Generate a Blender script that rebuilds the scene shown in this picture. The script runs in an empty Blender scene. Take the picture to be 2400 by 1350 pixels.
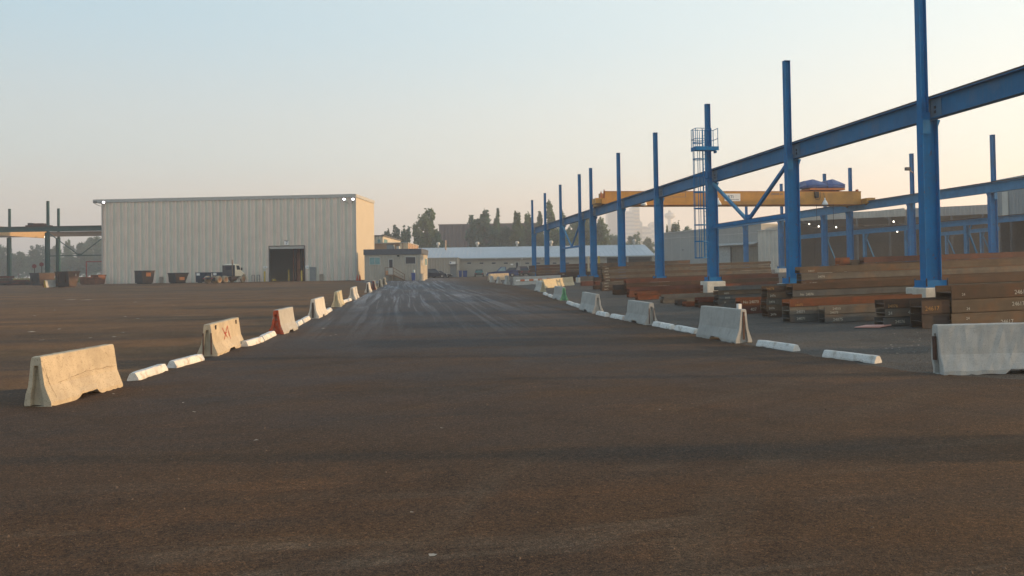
import bpy, math, random
import numpy as np
from mathutils import Matrix, Vector
random.seed(7); np.random.seed(7)
R = math.radians
sc = bpy.context.scene
COL = sc.collection

# ------------------------------------------------------------------ camera
F, YAW, PITCH, ROLL, PY = 1768.5, .1472, .0185, -.0152, 601.4
CAMZ = 2.15
CAM = Vector((0, 0, CAMZ))
_f = Vector((math.sin(YAW)*math.cos(PITCH), math.cos(YAW)*math.cos(PITCH), math.sin(PITCH)))
_r0 = Vector((math.cos(YAW), -math.sin(YAW), 0)); _u0 = _r0.cross(_f)
_r = _r0*math.cos(ROLL) + _u0*math.sin(ROLL); _u = -_r0*math.sin(ROLL) + _u0*math.cos(ROLL)
cd = bpy.data.cameras.new('camera'); cam = bpy.data.objects.new('camera', cd); COL.objects.link(cam)
cam.matrix_world = Matrix(((_r.x, _u.x, -_f.x, 0), (_r.y, _u.y, -_f.y, 0), (_r.z, _u.z, -_f.z, CAMZ), (0, 0, 0, 1)))
cd.sensor_width = 36; cd.lens = F*36/2400; cd.shift_y = (PY-675)/2400
cd.clip_start = .1; cd.clip_end = 4000
sc.camera = cam

# ------------------------------------------------------------------ light
SUN_AZ, SUN_EL = 99.0, 5.0          # azimuth clockwise from +Y
w = bpy.data.worlds.new('World'); sc.world = w; w.use_nodes = True
nt = w.node_tree; nt.nodes.clear()
sky = nt.nodes.new('ShaderNodeTexSky'); sky.sky_type = 'NISHITA'; sky.sun_disc = False
sky.sun_elevation = R(SUN_EL); sky.sun_rotation = R(SUN_AZ)
sky.altitude = 0; sky.air_density = 1.0; sky.dust_density = 3.0; sky.ozone_density = 1.0
# a thin high haze over the whole sky, warmer and brighter towards the sun, laid over the clear sky
EXPO = 1.8
SV = (math.sin(R(SUN_AZ)), math.cos(R(SUN_AZ)), 0)
_n = nt.nodes.new; _l = nt.links.new
tcw = _n('ShaderNodeTexCoord'); nrm = _n('ShaderNodeVectorMath'); nrm.operation = 'NORMALIZE'; _l(tcw.outputs['Generated'], nrm.inputs[0])
sxyz = _n('ShaderNodeSeparateXYZ'); _l(nrm.outputs[0], sxyz.inputs[0])
dot = _n('ShaderNodeVectorMath'); dot.operation = 'DOT_PRODUCT'; dot.inputs[1].default_value = SV; _l(nrm.outputs[0], dot.inputs[0])
tm = _n('ShaderNodeMapRange'); tm.inputs[1].default_value = -.70; tm.inputs[2].default_value = 1.0; _l(dot.outputs['Value'], tm.inputs[0])
def ramp(stops):
    q = _n('ShaderNodeValToRGB'); e = q.color_ramp.elements; q.color_ramp.interpolation = 'EASE'
    for i, (p, c) in enumerate(stops):
        k = e[i] if i < 2 else e.new(p)
        k.position = p; k.color = (*[v/1.5 for v in c], 1)
    _l(sxyz.outputs[2], q.inputs[0]); return q.outputs[0]
anti = ramp([(0., (.64, .56, .54)), (1., (.24, .42, .58)), (.06, (.69, .61, .595)), (.16, (.57, .64, .68)), (.32, (.43, .64, .77))])
sola = ramp([(0., (1.2, .90, .70)), (1., (.24, .42, .58)), (.06, (1.75, 1.30, .98)), (.14, (1.42, 1.36, 1.18)), (.32, (1.20, 1.28, 1.22))])
mxs = _n('ShaderNodeMix'); mxs.data_type = 'RGBA'; _l(tm.outputs[0], mxs.inputs[0]); _l(anti, mxs.inputs[6]); _l(sola, mxs.inputs[7])
scl = _n('ShaderNodeVectorMath'); scl.operation = 'SCALE'; scl.inputs['Scale'].default_value = 1.5/(.15*2**EXPO); _l(mxs.outputs[2], scl.inputs[0])
mx2 = _n('ShaderNodeMix'); mx2.data_type = 'RGBA'; mx2.inputs[0].default_value = .80; _l(sky.outputs[0], mx2.inputs[6]); _l(scl.outputs[0], mx2.inputs[7])
bg = _n('ShaderNodeBackground'); bg.inputs['Strength'].default_value = .15
wo = _n('ShaderNodeOutputWorld'); _l(mx2.outputs[2], bg.inputs[0]); _l(bg.outputs[0], wo.inputs[0])
sd = bpy.data.lights.new('sun', 'SUN'); sun = bpy.data.objects.new('sun', sd); COL.objects.link(sun)
sd.energy = 2.0; sd.angle = R(.6); sd.color = (1, .60, .27)
_sv = Vector((math.sin(R(SUN_AZ))*math.cos(R(SUN_EL)), math.cos(R(SUN_AZ))*math.cos(R(SUN_EL)), math.sin(R(SUN_EL))))
sun.rotation_euler = _sv.to_track_quat('Z', 'Y').to_euler(); sun.location = (60, -20, 30)
sc.view_settings.view_transform = 'Standard'; sc.view_settings.look = 'None'
sc.view_settings.exposure = EXPO; sc.view_settings.gamma = 1; sc.view_settings.use_curve_mapping = False
sc.cycles.use_denoising = True
sc.cycles.max_bounces = 6; sc.cycles.volume_bounces = 1

# ------------------------------------------------------------------ terrain and measuring helpers
def g(x, y):
    a = .0087*min(max(y-14, 0), 110)
    b = .02*min(max(x-12, 0), 40)*min(max((y-4)/12, 0), 1)
    return a+b
def ray(px, py): return _f + _r*((px-1200)/F) + _u*((PY-py)/F)
def at(px, py, z): return CAM + ray(px, py)*z
def G(px, py):
    d = ray(px, py); t = 20.
    lo, hi = 2., 900.
    for _ in range(60):
        m = (lo+hi)/2; p = CAM+d*m
        if p.z > g(p.x, p.y): lo = m
        else: hi = m
    p = CAM+d*lo; return Vector((p.x, p.y, g(p.x, p.y)))
def GD(px, z):                       # ground point at camera depth z under pixel column px
    p = at(px, 640, z); return Vector((p.x, p.y, g(p.x, p.y)))
def px_of(P):
    d = Vector(P)-CAM; z = d.dot(_f); return 1200+F*d.dot(_r)/z, PY-F*d.dot(_u)/z, z
def along(px, P0, dv, lo=0., hi=400.):   # signed distance along dv from P0 where the pixel column px is met
    n = _r*F-_f*(px-1200); return -(Vector(P0)-CAM).dot(n)/Vector(dv).dot(n)
def zat(px, py, P):                  # height of pixel row py at the horizontal place of P
    z = px_of(P)[2]; return at(px, py, z).z

# ------------------------------------------------------------------ materials
MATS = {}
def mat(name, col, rough=.7, var=.25, scale=3., metal=0., bump=0., bscale=30., streak=None, stain=None, emit=None, spec=.4, rnd=0., pits=0., stain2=None, xstreak=None):
    """base colour with noise variation; streak=(colour, amount) runs down, stain=(colour, amount, scale) in blotches"""
    if name in MATS: return MATS[name]
    m = bpy.data.materials.new(name); m.use_nodes = True; t = m.node_tree; N = t.nodes; L = t.links
    b = N['Principled BSDF']; b.inputs['Roughness'].default_value = rough; b.inputs['Metallic'].default_value = metal
    b.inputs['Specular IOR Level'].default_value = spec
    tc = N.new('ShaderNodeTexCoord')
    oi = N.new('ShaderNodeObjectInfo')
    add = N.new('ShaderNodeVectorMath'); add.operation = 'ADD'
    ml = N.new('ShaderNodeMath'); ml.operation = 'MULTIPLY'; ml.inputs[1].default_value = 57.
    L.new(oi.outputs['Random'], ml.inputs[0]); L.new(tc.outputs['Object'], add.inputs[0]); L.new(ml.outputs[0], add.inputs[1])
    V = add.outputs[0]
    n = N.new('ShaderNodeTexNoise'); n.inputs['Scale'].default_value = scale; n.inputs['Detail'].default_value = 6; n.inputs['Roughness'].default_value = .65
    L.new(V, n.inputs['Vector'])
    mr = N.new('ShaderNodeMapRange'); mr.inputs[1].default_value = .3; mr.inputs[2].default_value = .7
    mr.inputs[3].default_value = 1-var; mr.inputs[4].default_value = 1+var
    L.new(n.outputs[0], mr.inputs[0])
    mx = N.new('ShaderNodeMix'); mx.data_type = 'RGBA'; mx.blend_type = 'MULTIPLY'; mx.inputs[0].default_value = 1
    mx.inputs[6].default_value = (*col, 1); L.new(mr.outputs[0], mx.inputs[7])
    C = mx.outputs[2]
    def blend(C, colour, fac):
        q = N.new('ShaderNodeMix'); q.data_type = 'RGBA'; L.new(fac, q.inputs[0]); L.new(C, q.inputs[6]); q.inputs[7].default_value = (*colour, 1)
        return q.outputs[2]
    def noisefac(sx, lo, hi, amt, det=5):
        mp = N.new('ShaderNodeMapping'); mp.inputs['Scale'].default_value = sx; L.new(V, mp.inputs[0])
        q = N.new('ShaderNodeTexNoise'); q.inputs['Scale'].default_value = 1; q.inputs['Detail'].default_value = det; L.new(mp.outputs[0], q.inputs['Vector'])
        r = N.new('ShaderNodeMapRange'); r.inputs[1].default_value = lo; r.inputs[2].default_value = hi; r.inputs[4].default_value = amt
        L.new(q.outputs[0], r.inputs[0]); return r.outputs[0]
    if streak: C = blend(C, streak[0], noisefac((9, 9, .5), .5, .75, streak[1]))
    if stain: C = blend(C, stain[0], noisefac((stain[2],)*3, .52, .68, stain[1]))
    if stain2: C = blend(C, stain2[0], noisefac((stain2[2],)*3, stain2[3], stain2[4], stain2[1], 8))
    if xstreak: C = blend(C, xstreak[0], noisefac((.35, 14, 14), .48, .66, xstreak[1]))
    if pits:
        f1 = noisefac((48, 48, 48), .58, .66, pits, 2); C = blend(C, tuple(v*.35 for v in col), f1)
        f2 = noisefac((1.1, 1.1, 1.6), .50, .66, .45, 8); C = blend(C, tuple(v*.68 for v in col), f2)
    if rnd:
        r2 = N.new('ShaderNodeMapRange'); r2.inputs[3].default_value = 1-rnd; r2.inputs[4].default_value = 1+rnd
        L.new(oi.outputs['Random'], r2.inputs[0])
        q = N.new('ShaderNodeMix'); q.data_type = 'RGBA'; q.blend_type = 'MULTIPLY'; q.inputs[0].default_value = 1
        L.new(C, q.inputs[6]); L.new(r2.outputs[0], q.inputs[7]); C = q.outputs[2]
    L.new(C, b.inputs['Base Color'])
    if bump:
        bn = N.new('ShaderNodeTexNoise'); bn.inputs['Scale'].default_value = bscale; bn.inputs['Detail'].default_value = 5; L.new(V, bn.inputs['Vector'])
        bp = N.new('ShaderNodeBump'); bp.inputs['Strength'].default_value = bump; bp.inputs['Distance'].default_value = .02
        L.new(bn.outputs[0], bp.inputs['Height']); L.new(bp.outputs[0], b.inputs['Normal'])
    if emit:
        b.inputs['Emission Color'].default_value = (*emit[0], 1); b.inputs['Emission Strength'].default_value = emit[1]
    MATS[name] = m; return m

def ground_mat(name, c1, c2, c3, s1, s2, speck=.5, bump=.5, tracks=False):
    """c1/c2 large blotches, c3 rusty dust; s1/s2 = mapping scale of the blotches and of the long sideways streaks"""
    m = bpy.data.materials.new(name); m.use_nodes = True; t = m.node_tree; N = t.nodes; L = t.links
    b = N['Principled BSDF']; b.inputs['Roughness'].default_value = .92; b.inputs['Specular IOR Level'].default_value = .25
    tc = N.new('ShaderNodeTexCoord'); P = tc.outputs['Object']
    def noise(sx, det=6, ro=.6, rot=0., dist=0.):
        mp = N.new('ShaderNodeMapping'); mp.inputs['Scale'].default_value = sx; mp.inputs['Rotation'].default_value = (0, 0, rot); L.new(P, mp.inputs[0])
        q = N.new('ShaderNodeTexNoise'); q.inputs['Scale'].default_value = 1; q.inputs['Detail'].default_value = det; q.inputs['Roughness'].default_value = ro
        q.inputs['Distortion'].default_value = dist
        L.new(mp.outputs[0], q.inputs['Vector']); return q.outputs[0]
    def rng(v, lo, hi, a=0., bb=1.):
        r = N.new('ShaderNodeMapRange'); r.inputs[1].default_value = lo; r.inputs[2].default_value = hi; r.inputs[3].default_value = a; r.inputs[4].default_value = bb
        L.new(v, r.inputs[0]); return r.outputs[0]
    def mix(f, A, B):
        q = N.new('ShaderNodeMix'); q.data_type = 'RGBA'
        if isinstance(f, float): q.inputs[0].default_value = f
        else: L.new(f, q.inputs[0])
        for v, s in ((A, 6), (B, 7)):
            if isinstance(v, tuple): q.inputs[s].default_value = (*v, 1)
            else: L.new(v, q.inputs[s])
        return q.outputs[2]
    def mul(a, bb):
        q = N.new('ShaderNodeMath'); q.operation = 'MULTIPLY'; L.new(a, q.inputs[0])
        if isinstance(bb, float): q.inputs[1].default_value = bb
        else: L.new(bb, q.inputs[1])
        return q.outputs[0]
    C = mix(rng(noise(s1, 7), .38, .62), c1, c2)
    C = mix(rng(noise(s2, 6, .6, R(-9)), .52, .72, 0, .75), C, c3)
    C = mix(rng(noise((.5, .5, .5), 8, .7), .50, .68, 0, .65), C, tuple(v*.45 for v in c1))
    C = mix(rng(noise((.22, .5, .5), 9, .72, R(20)), .56, .70, 0, .7), C, tuple(v*1.5 for v in c3))
    C = mix(rng(noise((1.7, 2.6, 2), 8, .75), .56, .72, 0, .5), C, tuple(v*.5 for v in c2))
    if tracks:
        sp = N.new('ShaderNodeSeparateXYZ'); L.new(P, sp.inputs[0])
        lane = mul(rng(sp.outputs[1], 22., 55.), mul(rng(sp.outputs[0], -8.5, -3.), rng(sp.outputs[0], 9.5, 4.)))
        # dried mud dragged by tyres: long thin wandering lines along the road
        a = rng(noise((1.5, .035, 1), 4, .55, R(2), .9), .50, .60)
        a2 = rng(noise((2.4, .05, 1), 4, .6, R(-7), 1.2), .54, .62)
        q = N.new('ShaderNodeMath'); q.operation = 'MAXIMUM'; L.new(a, q.inputs[0]); L.new(a2, q.inputs[1])
        brk = rng(noise((.4, .12, 1), 6, .7), .34, .6, .15, 1.)
        C = mix(mul(mul(mul(rng(sp.outputs[1], 7.5, 16.), mul(rng(sp.outputs[0], -11., -3.), rng(sp.outputs[0], 13., 4.))), rng(noise((.16, .3, .2), 6, .65), .36, .56)), .62), C, (.056, .057, .061))
        C = mix(mul(mul(rng(sp.outputs[1], 14., 34.), mul(rng(sp.outputs[0], -6.5, -2.), rng(sp.outputs[0], 7.5, 2.))), .42), C, (.070, .086, .104))  # bluish sheen of the packed lane painted into the base colour
        C = mix(mul(lane, .62), C, (.088, .102, .120))
        C = mix(mul(mul(lane, mul(q.outputs[0], brk)), .8), C, (.28, .305, .335))
        # one broad faint sweep of pale dust nearer the camera
        swp = rng(noise((.30, .055, 1), 4, .5, R(-16), .6), .55, .72, 0, .4)
        C = mix(mul(swp, rng(sp.outputs[1], 9., 22.)), C, (.10, .108, .118))
        # tyre arcs: streaks that follow circles about two turning points
        for ctr, fr, lo_, hi_, amt, colr in (((16., -3.), 1.5, .50, .66, .55, tuple(v*.5 for v in c1)), ((16., -3.), .8, .56, .70, .45, (.12, .085, .055)), ((-15., 1.), 1.2, .52, .68, .5, tuple(v*.55 for v in c2))):
            sb = N.new('ShaderNodeVectorMath'); sb.operation = 'SUBTRACT'; L.new(P, sb.inputs[0]); sb.inputs[1].default_value = (*ctr, 0)
            ln_ = N.new('ShaderNodeVectorMath'); ln_.operation = 'LENGTH'; L.new(sb.outputs[0], ln_.inputs[0])
            q2 = N.new('ShaderNodeTexNoise'); q2.noise_dimensions = '1D'; q2.inputs['Scale'].default_value = fr; q2.inputs['Detail'].default_value = 7; q2.inputs['Roughness'].default_value = .7
            wob = N.new('ShaderNodeMath'); wob.operation = 'MULTIPLY_ADD'; L.new(noise((.25, .25, .25), 3), wob.inputs[0]); wob.inputs[1].default_value = 1.6; L.new(ln_.outputs['Value'], wob.inputs[2])
            L.new(wob.outputs[0], q2.inputs['W'])
            C = mix(mul(mul(rng(q2.outputs[0], lo_, hi_, 0, amt), rng(noise((.2, .2, .2), 5, .6), .40, .62)), rng(sp.outputs[1], 24., 13.)), C, colr)
        low = mul(rng(sp.outputs[1], 9., 5.), rng(noise((.3, 1.4, 1), 6, .65, R(-24), .4), .53, .68, 0, .7))
        C = mix(low, C, (.17, .13, .09))
    # grit
    vo = N.new('ShaderNodeTexVoronoi'); vo.inputs['Scale'].default_value = 75; L.new(P, vo.inputs['Vector'])
    sep = N.new('ShaderNodeSeparateColor'); L.new(vo.outputs['Color'], sep.inputs[0])
    C = mix(rng(sep.outputs[0], .80, .97, 0, speck), C, tuple(min(1, v*2.0+.02) for v in c3))
    C = mix(rng(sep.outputs[1], .75, .95, 0, speck), C, tuple(v*.4 for v in c1))
    for sz, am in ((140, .55), (38, .30)):
        v2 = N.new('ShaderNodeTexVoronoi'); v2.inputs['Scale'].default_value = sz; L.new(P, v2.inputs['Vector'])
        s2 = N.new('ShaderNodeSeparateColor'); L.new(v2.outputs['Color'], s2.inputs[0])
        mm = N.new('ShaderNodeMix'); mm.data_type = 'RGBA'; mm.blend_type = 'MULTIPLY'; mm.inputs[0].default_value = 1
        L.new(C, mm.inputs[6]); L.new(rng(s2.outputs[0], 0, 1, 1-am, 1+am), mm.inputs[7]); C = mm.outputs[2]
    L.new(C, b.inputs['Base Color'])
    h1 = noise((.8, .8, .8), 8, .7); h2 = noise((60, 60, 60), 5, .75)
    ad = N.new('ShaderNodeMath'); ad.operation = 'MULTIPLY_ADD'; L.new(h2, ad.inputs[0]); ad.inputs[1].default_value = .35; L.new(mul(h1, 1.2), ad.inputs[2])
    ad2 = N.new('ShaderNodeMath'); ad2.operation = 'MULTIPLY_ADD'; L.new(vo.outputs['Distance'], ad2.inputs[0]); ad2.inputs[1].default_value = -.35; L.new(ad.outputs[0], ad2.inputs[2])
    bp = N.new('ShaderNodeBump'); bp.inputs['Strength'].default_value = bump; bp.inputs['Distance'].default_value = .035
    L.new(ad2.outputs[0], bp.inputs['Height']); L.new(bp.outputs[0], b.inputs['Normal'])
    return m

# ------------------------------------------------------------------ mesh helpers
class MB:
    def __init__(s): s.v = []; s.f = []; s.mi = []; s.cur = 0
    def add(s, vs, fs, M=None):
        o = len(s.v)
        s.v += [tuple(M @ Vector(p)) if M else tuple(p) for p in vs]
        s.f += [tuple(i+o for i in f) for f in fs]; s.mi += [s.cur]*len(fs); return s
    def box(s, x0, x1, y0, y1, z0, z1, M=None):
        v = [(x, y, z) for z in (z0, z1) for y in (y0, y1) for x in (x0, x1)]
        return s.add(v, [(0, 2, 3, 1), (4, 5, 7, 6), (0, 1, 5, 4), (2, 6, 7, 3), (0, 4, 6, 2), (1, 3, 7, 5)], M)
    def prism(s, prof, y0, y1, M=None):      # profile in x,z (counter-clockwise seen from -y) pushed from y0 to y1
        n = len(prof); v = [(x, y0, z) for x, z in prof]+[(x, y1, z) for x, z in prof]
        return s.add(v, [tuple(range(n)), tuple(range(2*n-1, n-1, -1))]+[(i, i+n, (i+1) % n+n, (i+1) % n) for i in range(n)], M)
    def loft(s, secs, cap=True, M=None):
        n = len(secs[0]); v = [p for q in secs for p in q]; f = []
        for k in range(len(secs)-1):
            for i in range(n):
                j = (i+1) % n; f.append((k*n+i, k*n+j, (k+1)*n+j, (k+1)*n+i))
        if cap: f += [tuple(range(n-1, -1, -1)), tuple((len(secs)-1)*n+i for i in range(n))]
        return s.add(v, f, M)
    def tube(s, p, q, r, n=6, r2=None):
        p = Vector(p); q = Vector(q); d = (q-p); r2 = r if r2 is None else r2
        a = d.orthogonal().normalized(); b = d.normalized().cross(a)
        c = [(math.cos(2*math.pi*i/n), math.sin(2*math.pi*i/n)) for i in range(n)]
        return s.loft([[p+(a*x+b*y)*r for x, y in c], [q+(a*x+b*y)*r2 for x, y in c]])
    def bar(s, p, q, wd, ht):                # rectangular bar from p to q, wd sideways and ht in the upright plane
        p = Vector(p); q = Vector(q); d = (q-p).normalized(); up = Vector((0, 0, 1))
        if abs(d.z) > .95: up = Vector((0, 1, 0))
        a = d.cross(up).normalized(); b = a.cross(d)
        k = [(-1, -1), (1, -1), (1, 1), (-1, 1)]
        return s.loft([[p+a*(x*wd/2)+b*(y*ht/2) for x, y in k], [q+a*(x*wd/2)+b*(y*ht/2) for x, y in k]])
    def lathe(s, prof, n=16, M=None):        # (radius, height) rings about z
        return s.loft([[(r*math.cos(2*math.pi*i/n), r*math.sin(2*math.pi*i/n), h) for i in range(n)] for r, h in prof], True, M)
    def ibeam(s, L, D, H, tw=.02, tf=.03):   # lies along x, web upright in z, flanges top and bottom, centred on y
        s.box(0, L, -D/2, D/2, 0, tf); s.box(0, L, -D/2, D/2, H-tf, H); return s.box(0, L, -tw/2, tw/2, tf, H-tf)
    def mesh(s, name, mats, smooth=False):
        me = bpy.data.meshes.new(name); me.from_pydata(s.v, [], s.f)
        for m in (mats if isinstance(mats, (list, tuple)) else [mats]): me.materials.append(m)
        if len(set(s.mi)) > 1: me.polygons.foreach_set('material_index', s.mi)
        if smooth: me.polygons.foreach_set('use_smooth', [True]*len(s.f))
        me.update(); return me
    def build(s, name, mats, parent=None, smooth=False):
        o = bpy.data.objects.new(name, s.mesh(name, mats, smooth)); COL.objects.link(o); o.parent = parent; return o
def tag(o, label=None, cat=None, group=None, kind=None):
    for k, v in (('label', label), ('category', cat), ('group', group), ('kind', kind or ('thing' if cat else None))):
        if v: o[k] = v
    return o
def thing(name, label, cat, loc=(0, 0, 0), rz=0., group=None):
    o = bpy.data.objects.new(name, None); COL.objects.link(o); o.location = loc; o.rotation_euler = (0, 0, rz)
    o.empty_display_size = .2
    return tag(o, label, cat, group)
def copy_tree(o, parent=None):
    c = o.copy(); COL.objects.link(c); c.parent = parent
    for ch in [k for k in bpy.data.objects if k.parent == o]: copy_tree(ch, c)
    return c
KIDS = {}
def text(name, body, size, m, parent, loc, rot=(R(90), 0, 0), extr=.004, align='LEFT'):
    cu = bpy.data.curves.new(name, 'FONT'); cu.body = body; cu.size = size; cu.extrude = extr; cu.align_x = align; cu.resolution_u = 2
    tmp = bpy.data.objects.new('tmp', cu); me = bpy.data.meshes.new_from_object(tmp); bpy.data.objects.remove(tmp); me.name = name
    me.materials.clear(); me.materials.append(m)
    o = bpy.data.objects.new(name, me); COL.objects.link(o); o.parent = parent; o.location = loc; o.rotation_euler = rot; return o
def corr(mb, x0, x1, z0, z1, pitch=.6, dep=.06, y=0., alt=False):
    """corrugated sheet facing -y between x0 and x1"""
    n = max(1, round((x1-x0)/pitch)); p = (x1-x0)/n; c0 = mb.cur
    for k in range(n):
        a = x0+k*p; xs = [(a, 0), (a+.44*p, 0), (a+.60*p, -dep), (a+.82*p, -dep), (a+p, 0)]
        mb.cur = (k % 2) if alt else c0
        mb.add([(x, y+d, z) for z in (z0, z1) for x, d in xs], [(i, i+1, 6+i, 5+i) for i in range(4)])
    mb.cur = c0; return mb
def ordn(k, n):
    if n == 1: return 'only'
    if k == 0: return 'topmost'
    if k == n-1: return 'lowest'
    return ('', 'second', 'third', 'fourth', 'fifth', 'sixth', 'seventh', 'eighth')[k]
HAZE = .00095
# ------------------------------------------------------------------ ground, yard, road
def grid(name, xs, ys, m, dz=0., kind='structure', zf=g):
    mb = MB(); nx = len(xs)
    mb.v = [(x, y, zf(x, y)+dz) for y in ys for x in xs]
    mb.f = [(j*nx+i, j*nx+i+1, (j+1)*nx+i+1, (j+1)*nx+i) for j in range(len(ys)-1) for i in range(nx-1)]
    mb.mi = [0]*len(mb.f)
    o = mb.build(name, m); return tag(o, kind=kind)
M_dirt = ground_mat('dirt', (.185, .090, .036), (.080, .050, .032), (.165, .092, .045), (.055, .35, 1), (.05, .6, 1), .22, .7)
M_road = ground_mat('asphalt_dirt', (.100, .049, .020), (.054, .038, .028), (.128, .058, .022), (.10, .34, 1), (.09, .8, 1), .30, .8, tracks=True)
M_grav = ground_mat('gravel', (.088, .085, .080), (.066, .064, .061), (.115, .088, .065), (.16, .4, 1), (.12, .7, 1), .45, .8)
xs = [-600, -300, -160]+list(range(-80, 12, 4))+list(range(12, 54, 2))+[60, 90, 140, 200, 340, 540]
ys = [-55, -20]+list(range(-8, 4, 4))+list(range(4, 18, 1))+list(range(18, 124, 2))+[124, 130, 150, 200, 300, 500, 800, 1380]
grid('ground', xs, ys, M_dirt)
LE = [G(*p) for p in ((320, 897), (467, 850), (575, 812), (647, 788), (729, 750), (792, 722), (842, 700), (907, 667))]
RE = [G(*p) for p in ((2190, 881), (1990, 851), (1820, 821), (1705, 806), (1600, 782), (1510, 763), (1390, 736), (1312, 705), (1255, 683), (1203, 669), (1146, 660))]
def edge(pts, y, near):
    if y <= pts[0].y-1.5: return near
    if y <= pts[0].y: return near+(pts[0].x-near)*(y-pts[0].y+1.5)/1.5
    for a, b in zip(pts, pts[1:]):
        if a.y <= y <= b.y: return a.x+(b.x-a.x)*(y-a.y)/(b.y-a.y)
    return pts[-1].x
rr = random.Random(3)
def jag(a): return rr.uniform(-a, a)
ysr = [-50, -20]+[i*.5 for i in range(0, 249)]+[130, 140, 150, 156]
mb = MB(); rows = []
for y in ysr:
    l = edge(LE, y, -11.9)-.1+jag(.12); r = edge(RE, y, 11.9)+.1+jag(.12)
    if y > 92: l -= (y-92)*.25; r += (y-92)*.2
    rows.append([l+(r-l)*k/6 for k in range(7)])
mb.v = [(x, y, g(x, y)+.012) for y, rw in zip(ysr, rows) for x in rw]
mb.f = [(j*7+i, j*7+i+1, j*7+i+8, j*7+i+7) for j in range(len(ysr)-1) for i in range(6)]; mb.mi = [0]*len(mb.f)
tag(mb.build('road', M_road), kind='structure')
mb = MB(); ysy = [y for y in ysr if 10 <= y <= 140]; nx = 30
for y in ysy:
    a = edge(RE, y, 11.9)-.4; c = [a, 12.]+list(range(14, 54, 2))+[56+jag(.5), 62, 70]
    if a > 12: c[1] = a+.5
    nx = len(c); mb.v += [(x, y, g(x, y)+.006) for x in c]
mb.f = [(j*nx+i, j*nx+i+1, (j+1)*nx+i+1, (j+1)*nx+i) for j in range(len(ysy)-1) for i in range(nx-1)]; mb.mi = [0]*len(mb.f)
tag(mb.build('gravel_yard', M_grav), kind='structure')
# loose stones on the road and yard, one mass
mb = MB(); rs = random.Random(11)
for k in range(30000):
    if k < 26000: y = 4.3+11*rs.random()**1.7; x = rs.uniform(-.62, .78)*(y+1.)
    else:
        y = rs.uniform(14, 34); x = edge(RE, y, 11.9)+rs.uniform(.2, 8)
    s = rs.uniform(.003, .0075)*(1 if rs.random() < .985 else 2.2)*(1+max(0, y-6)*.03); z = g(x, y)+.012
    a = rs.uniform(0, 6.3); q = [(x+s*1.3*math.cos(a+t)*rs.uniform(.6, 1.2), y+s*1.3*math.sin(a+t)*rs.uniform(.6, 1.2), z-.003) for t in (0, 1.6, 3.1, 4.7)]
    mb.add(q+[(x, y, z+s*rs.uniform(.7, 1.3))], [(0, 1, 4), (1, 2, 4), (2, 3, 4), (3, 0, 4)])
tag(mb.build('gravel', mat('stone', (.105, .075, .055), .9, .8, 23)), kind='stuff')

# ------------------------------------------------------------------ crane runways
M_blue = mat('blue_paint', (.004, .160, .395), .55, .14, 1.2, streak=((.014, .14, .27), .5), stain=((.03, .13, .22), .3, 1.7), bump=.05, spec=.12, stain2=((.10, .055, .04), .55, 5., .64, .70))
M_beam = mat('blue_paint_dusty', (.020, .150, .320), .55, .16, 1.0, streak=((.06, .15, .25), .5), stain=((.10, .155, .225), .5, .9), bump=.05, spec=.15)
M_bluel = mat('blue_paint_faded', (.04, .20, .37), .55, .2, 1.5, spec=.15)
M_bluep = mat('blue_paint_pale', (.09, .17, .25), .5, .2, 2.)
M_green = mat('green_paint', (.018, .075, .075), .5, .2, 1.2)
M_rail = mat('dark_rail', (.045, .032, .028), .6, .3, 3)
M_bolt = mat('bolt_steel', (.02, .03, .05), .5, .2)
M_conc = mat('concrete', (.64, .60, .52), .85, .16, 2.2, bump=.25, bscale=18, streak=((.45, .40, .33), .4), stain=((.50, .45, .37), .4, 3.), rnd=.05)
def column_mesh(side, zl, zt, Mt, full=True):
    t = {}
    a = MB(); hw = .32
    a.box(-hw, -hw+.03, -.17, .17, .25, zl); a.box(hw-.03, hw, -.17, .17, .25, zl); a.box(-hw+.03, hw-.03, -.012, .012, .25, zl)
    a.box(-hw+.03, hw-.03, -.16, -.012, zl-.03, zl-.002)
    t['lower_shaft'] = a
    u = MB(); c = side*.17
    u.box(c-.15, c-.128, -.13, .13, zl+.002, zt); u.box(c+.128, c+.15, -.13, .13, zl+.002, zt); u.box(c-.128, c+.128, -.012, .012, zl+.002, zt)
    u.box(c-.15, c+.15, -.19, -.172, zl-.55, zl+.25); u.box(c-.16, c+.16, -.14, .14, zt, zt+.02)
    t['upper_shaft'] = u
    b = MB(); b.box(-.49, .49, -.34, .34, 0, .04); b.box(-.47, .47, -.3, -.27, .04, .27); b.box(-.47, .47, .27, .3, .04, .27)
    b.box(-.47, -.44, -.27, .27, .04, .27); b.box(.44, .47, -.27, .27, .04, .27)
    t['base_plate'] = b
    for x in (-.43, .43):
        for y in (-.32, .32): t['anchor_bolt', x, y] = MB().lathe([(.03, .04), (.03, .34), (.0, .35)], 6, Matrix.Translation((x, y, 0)))
    k = MB(); s = -side; k.prism([(s*hw, zl-.4), (s*(hw+.14), zl-.06), (s*(hw+.14), zl-.003), (s*hw, zl-.003)][::s], -.1, .1)
    t['bracket'] = k
    return t
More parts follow.
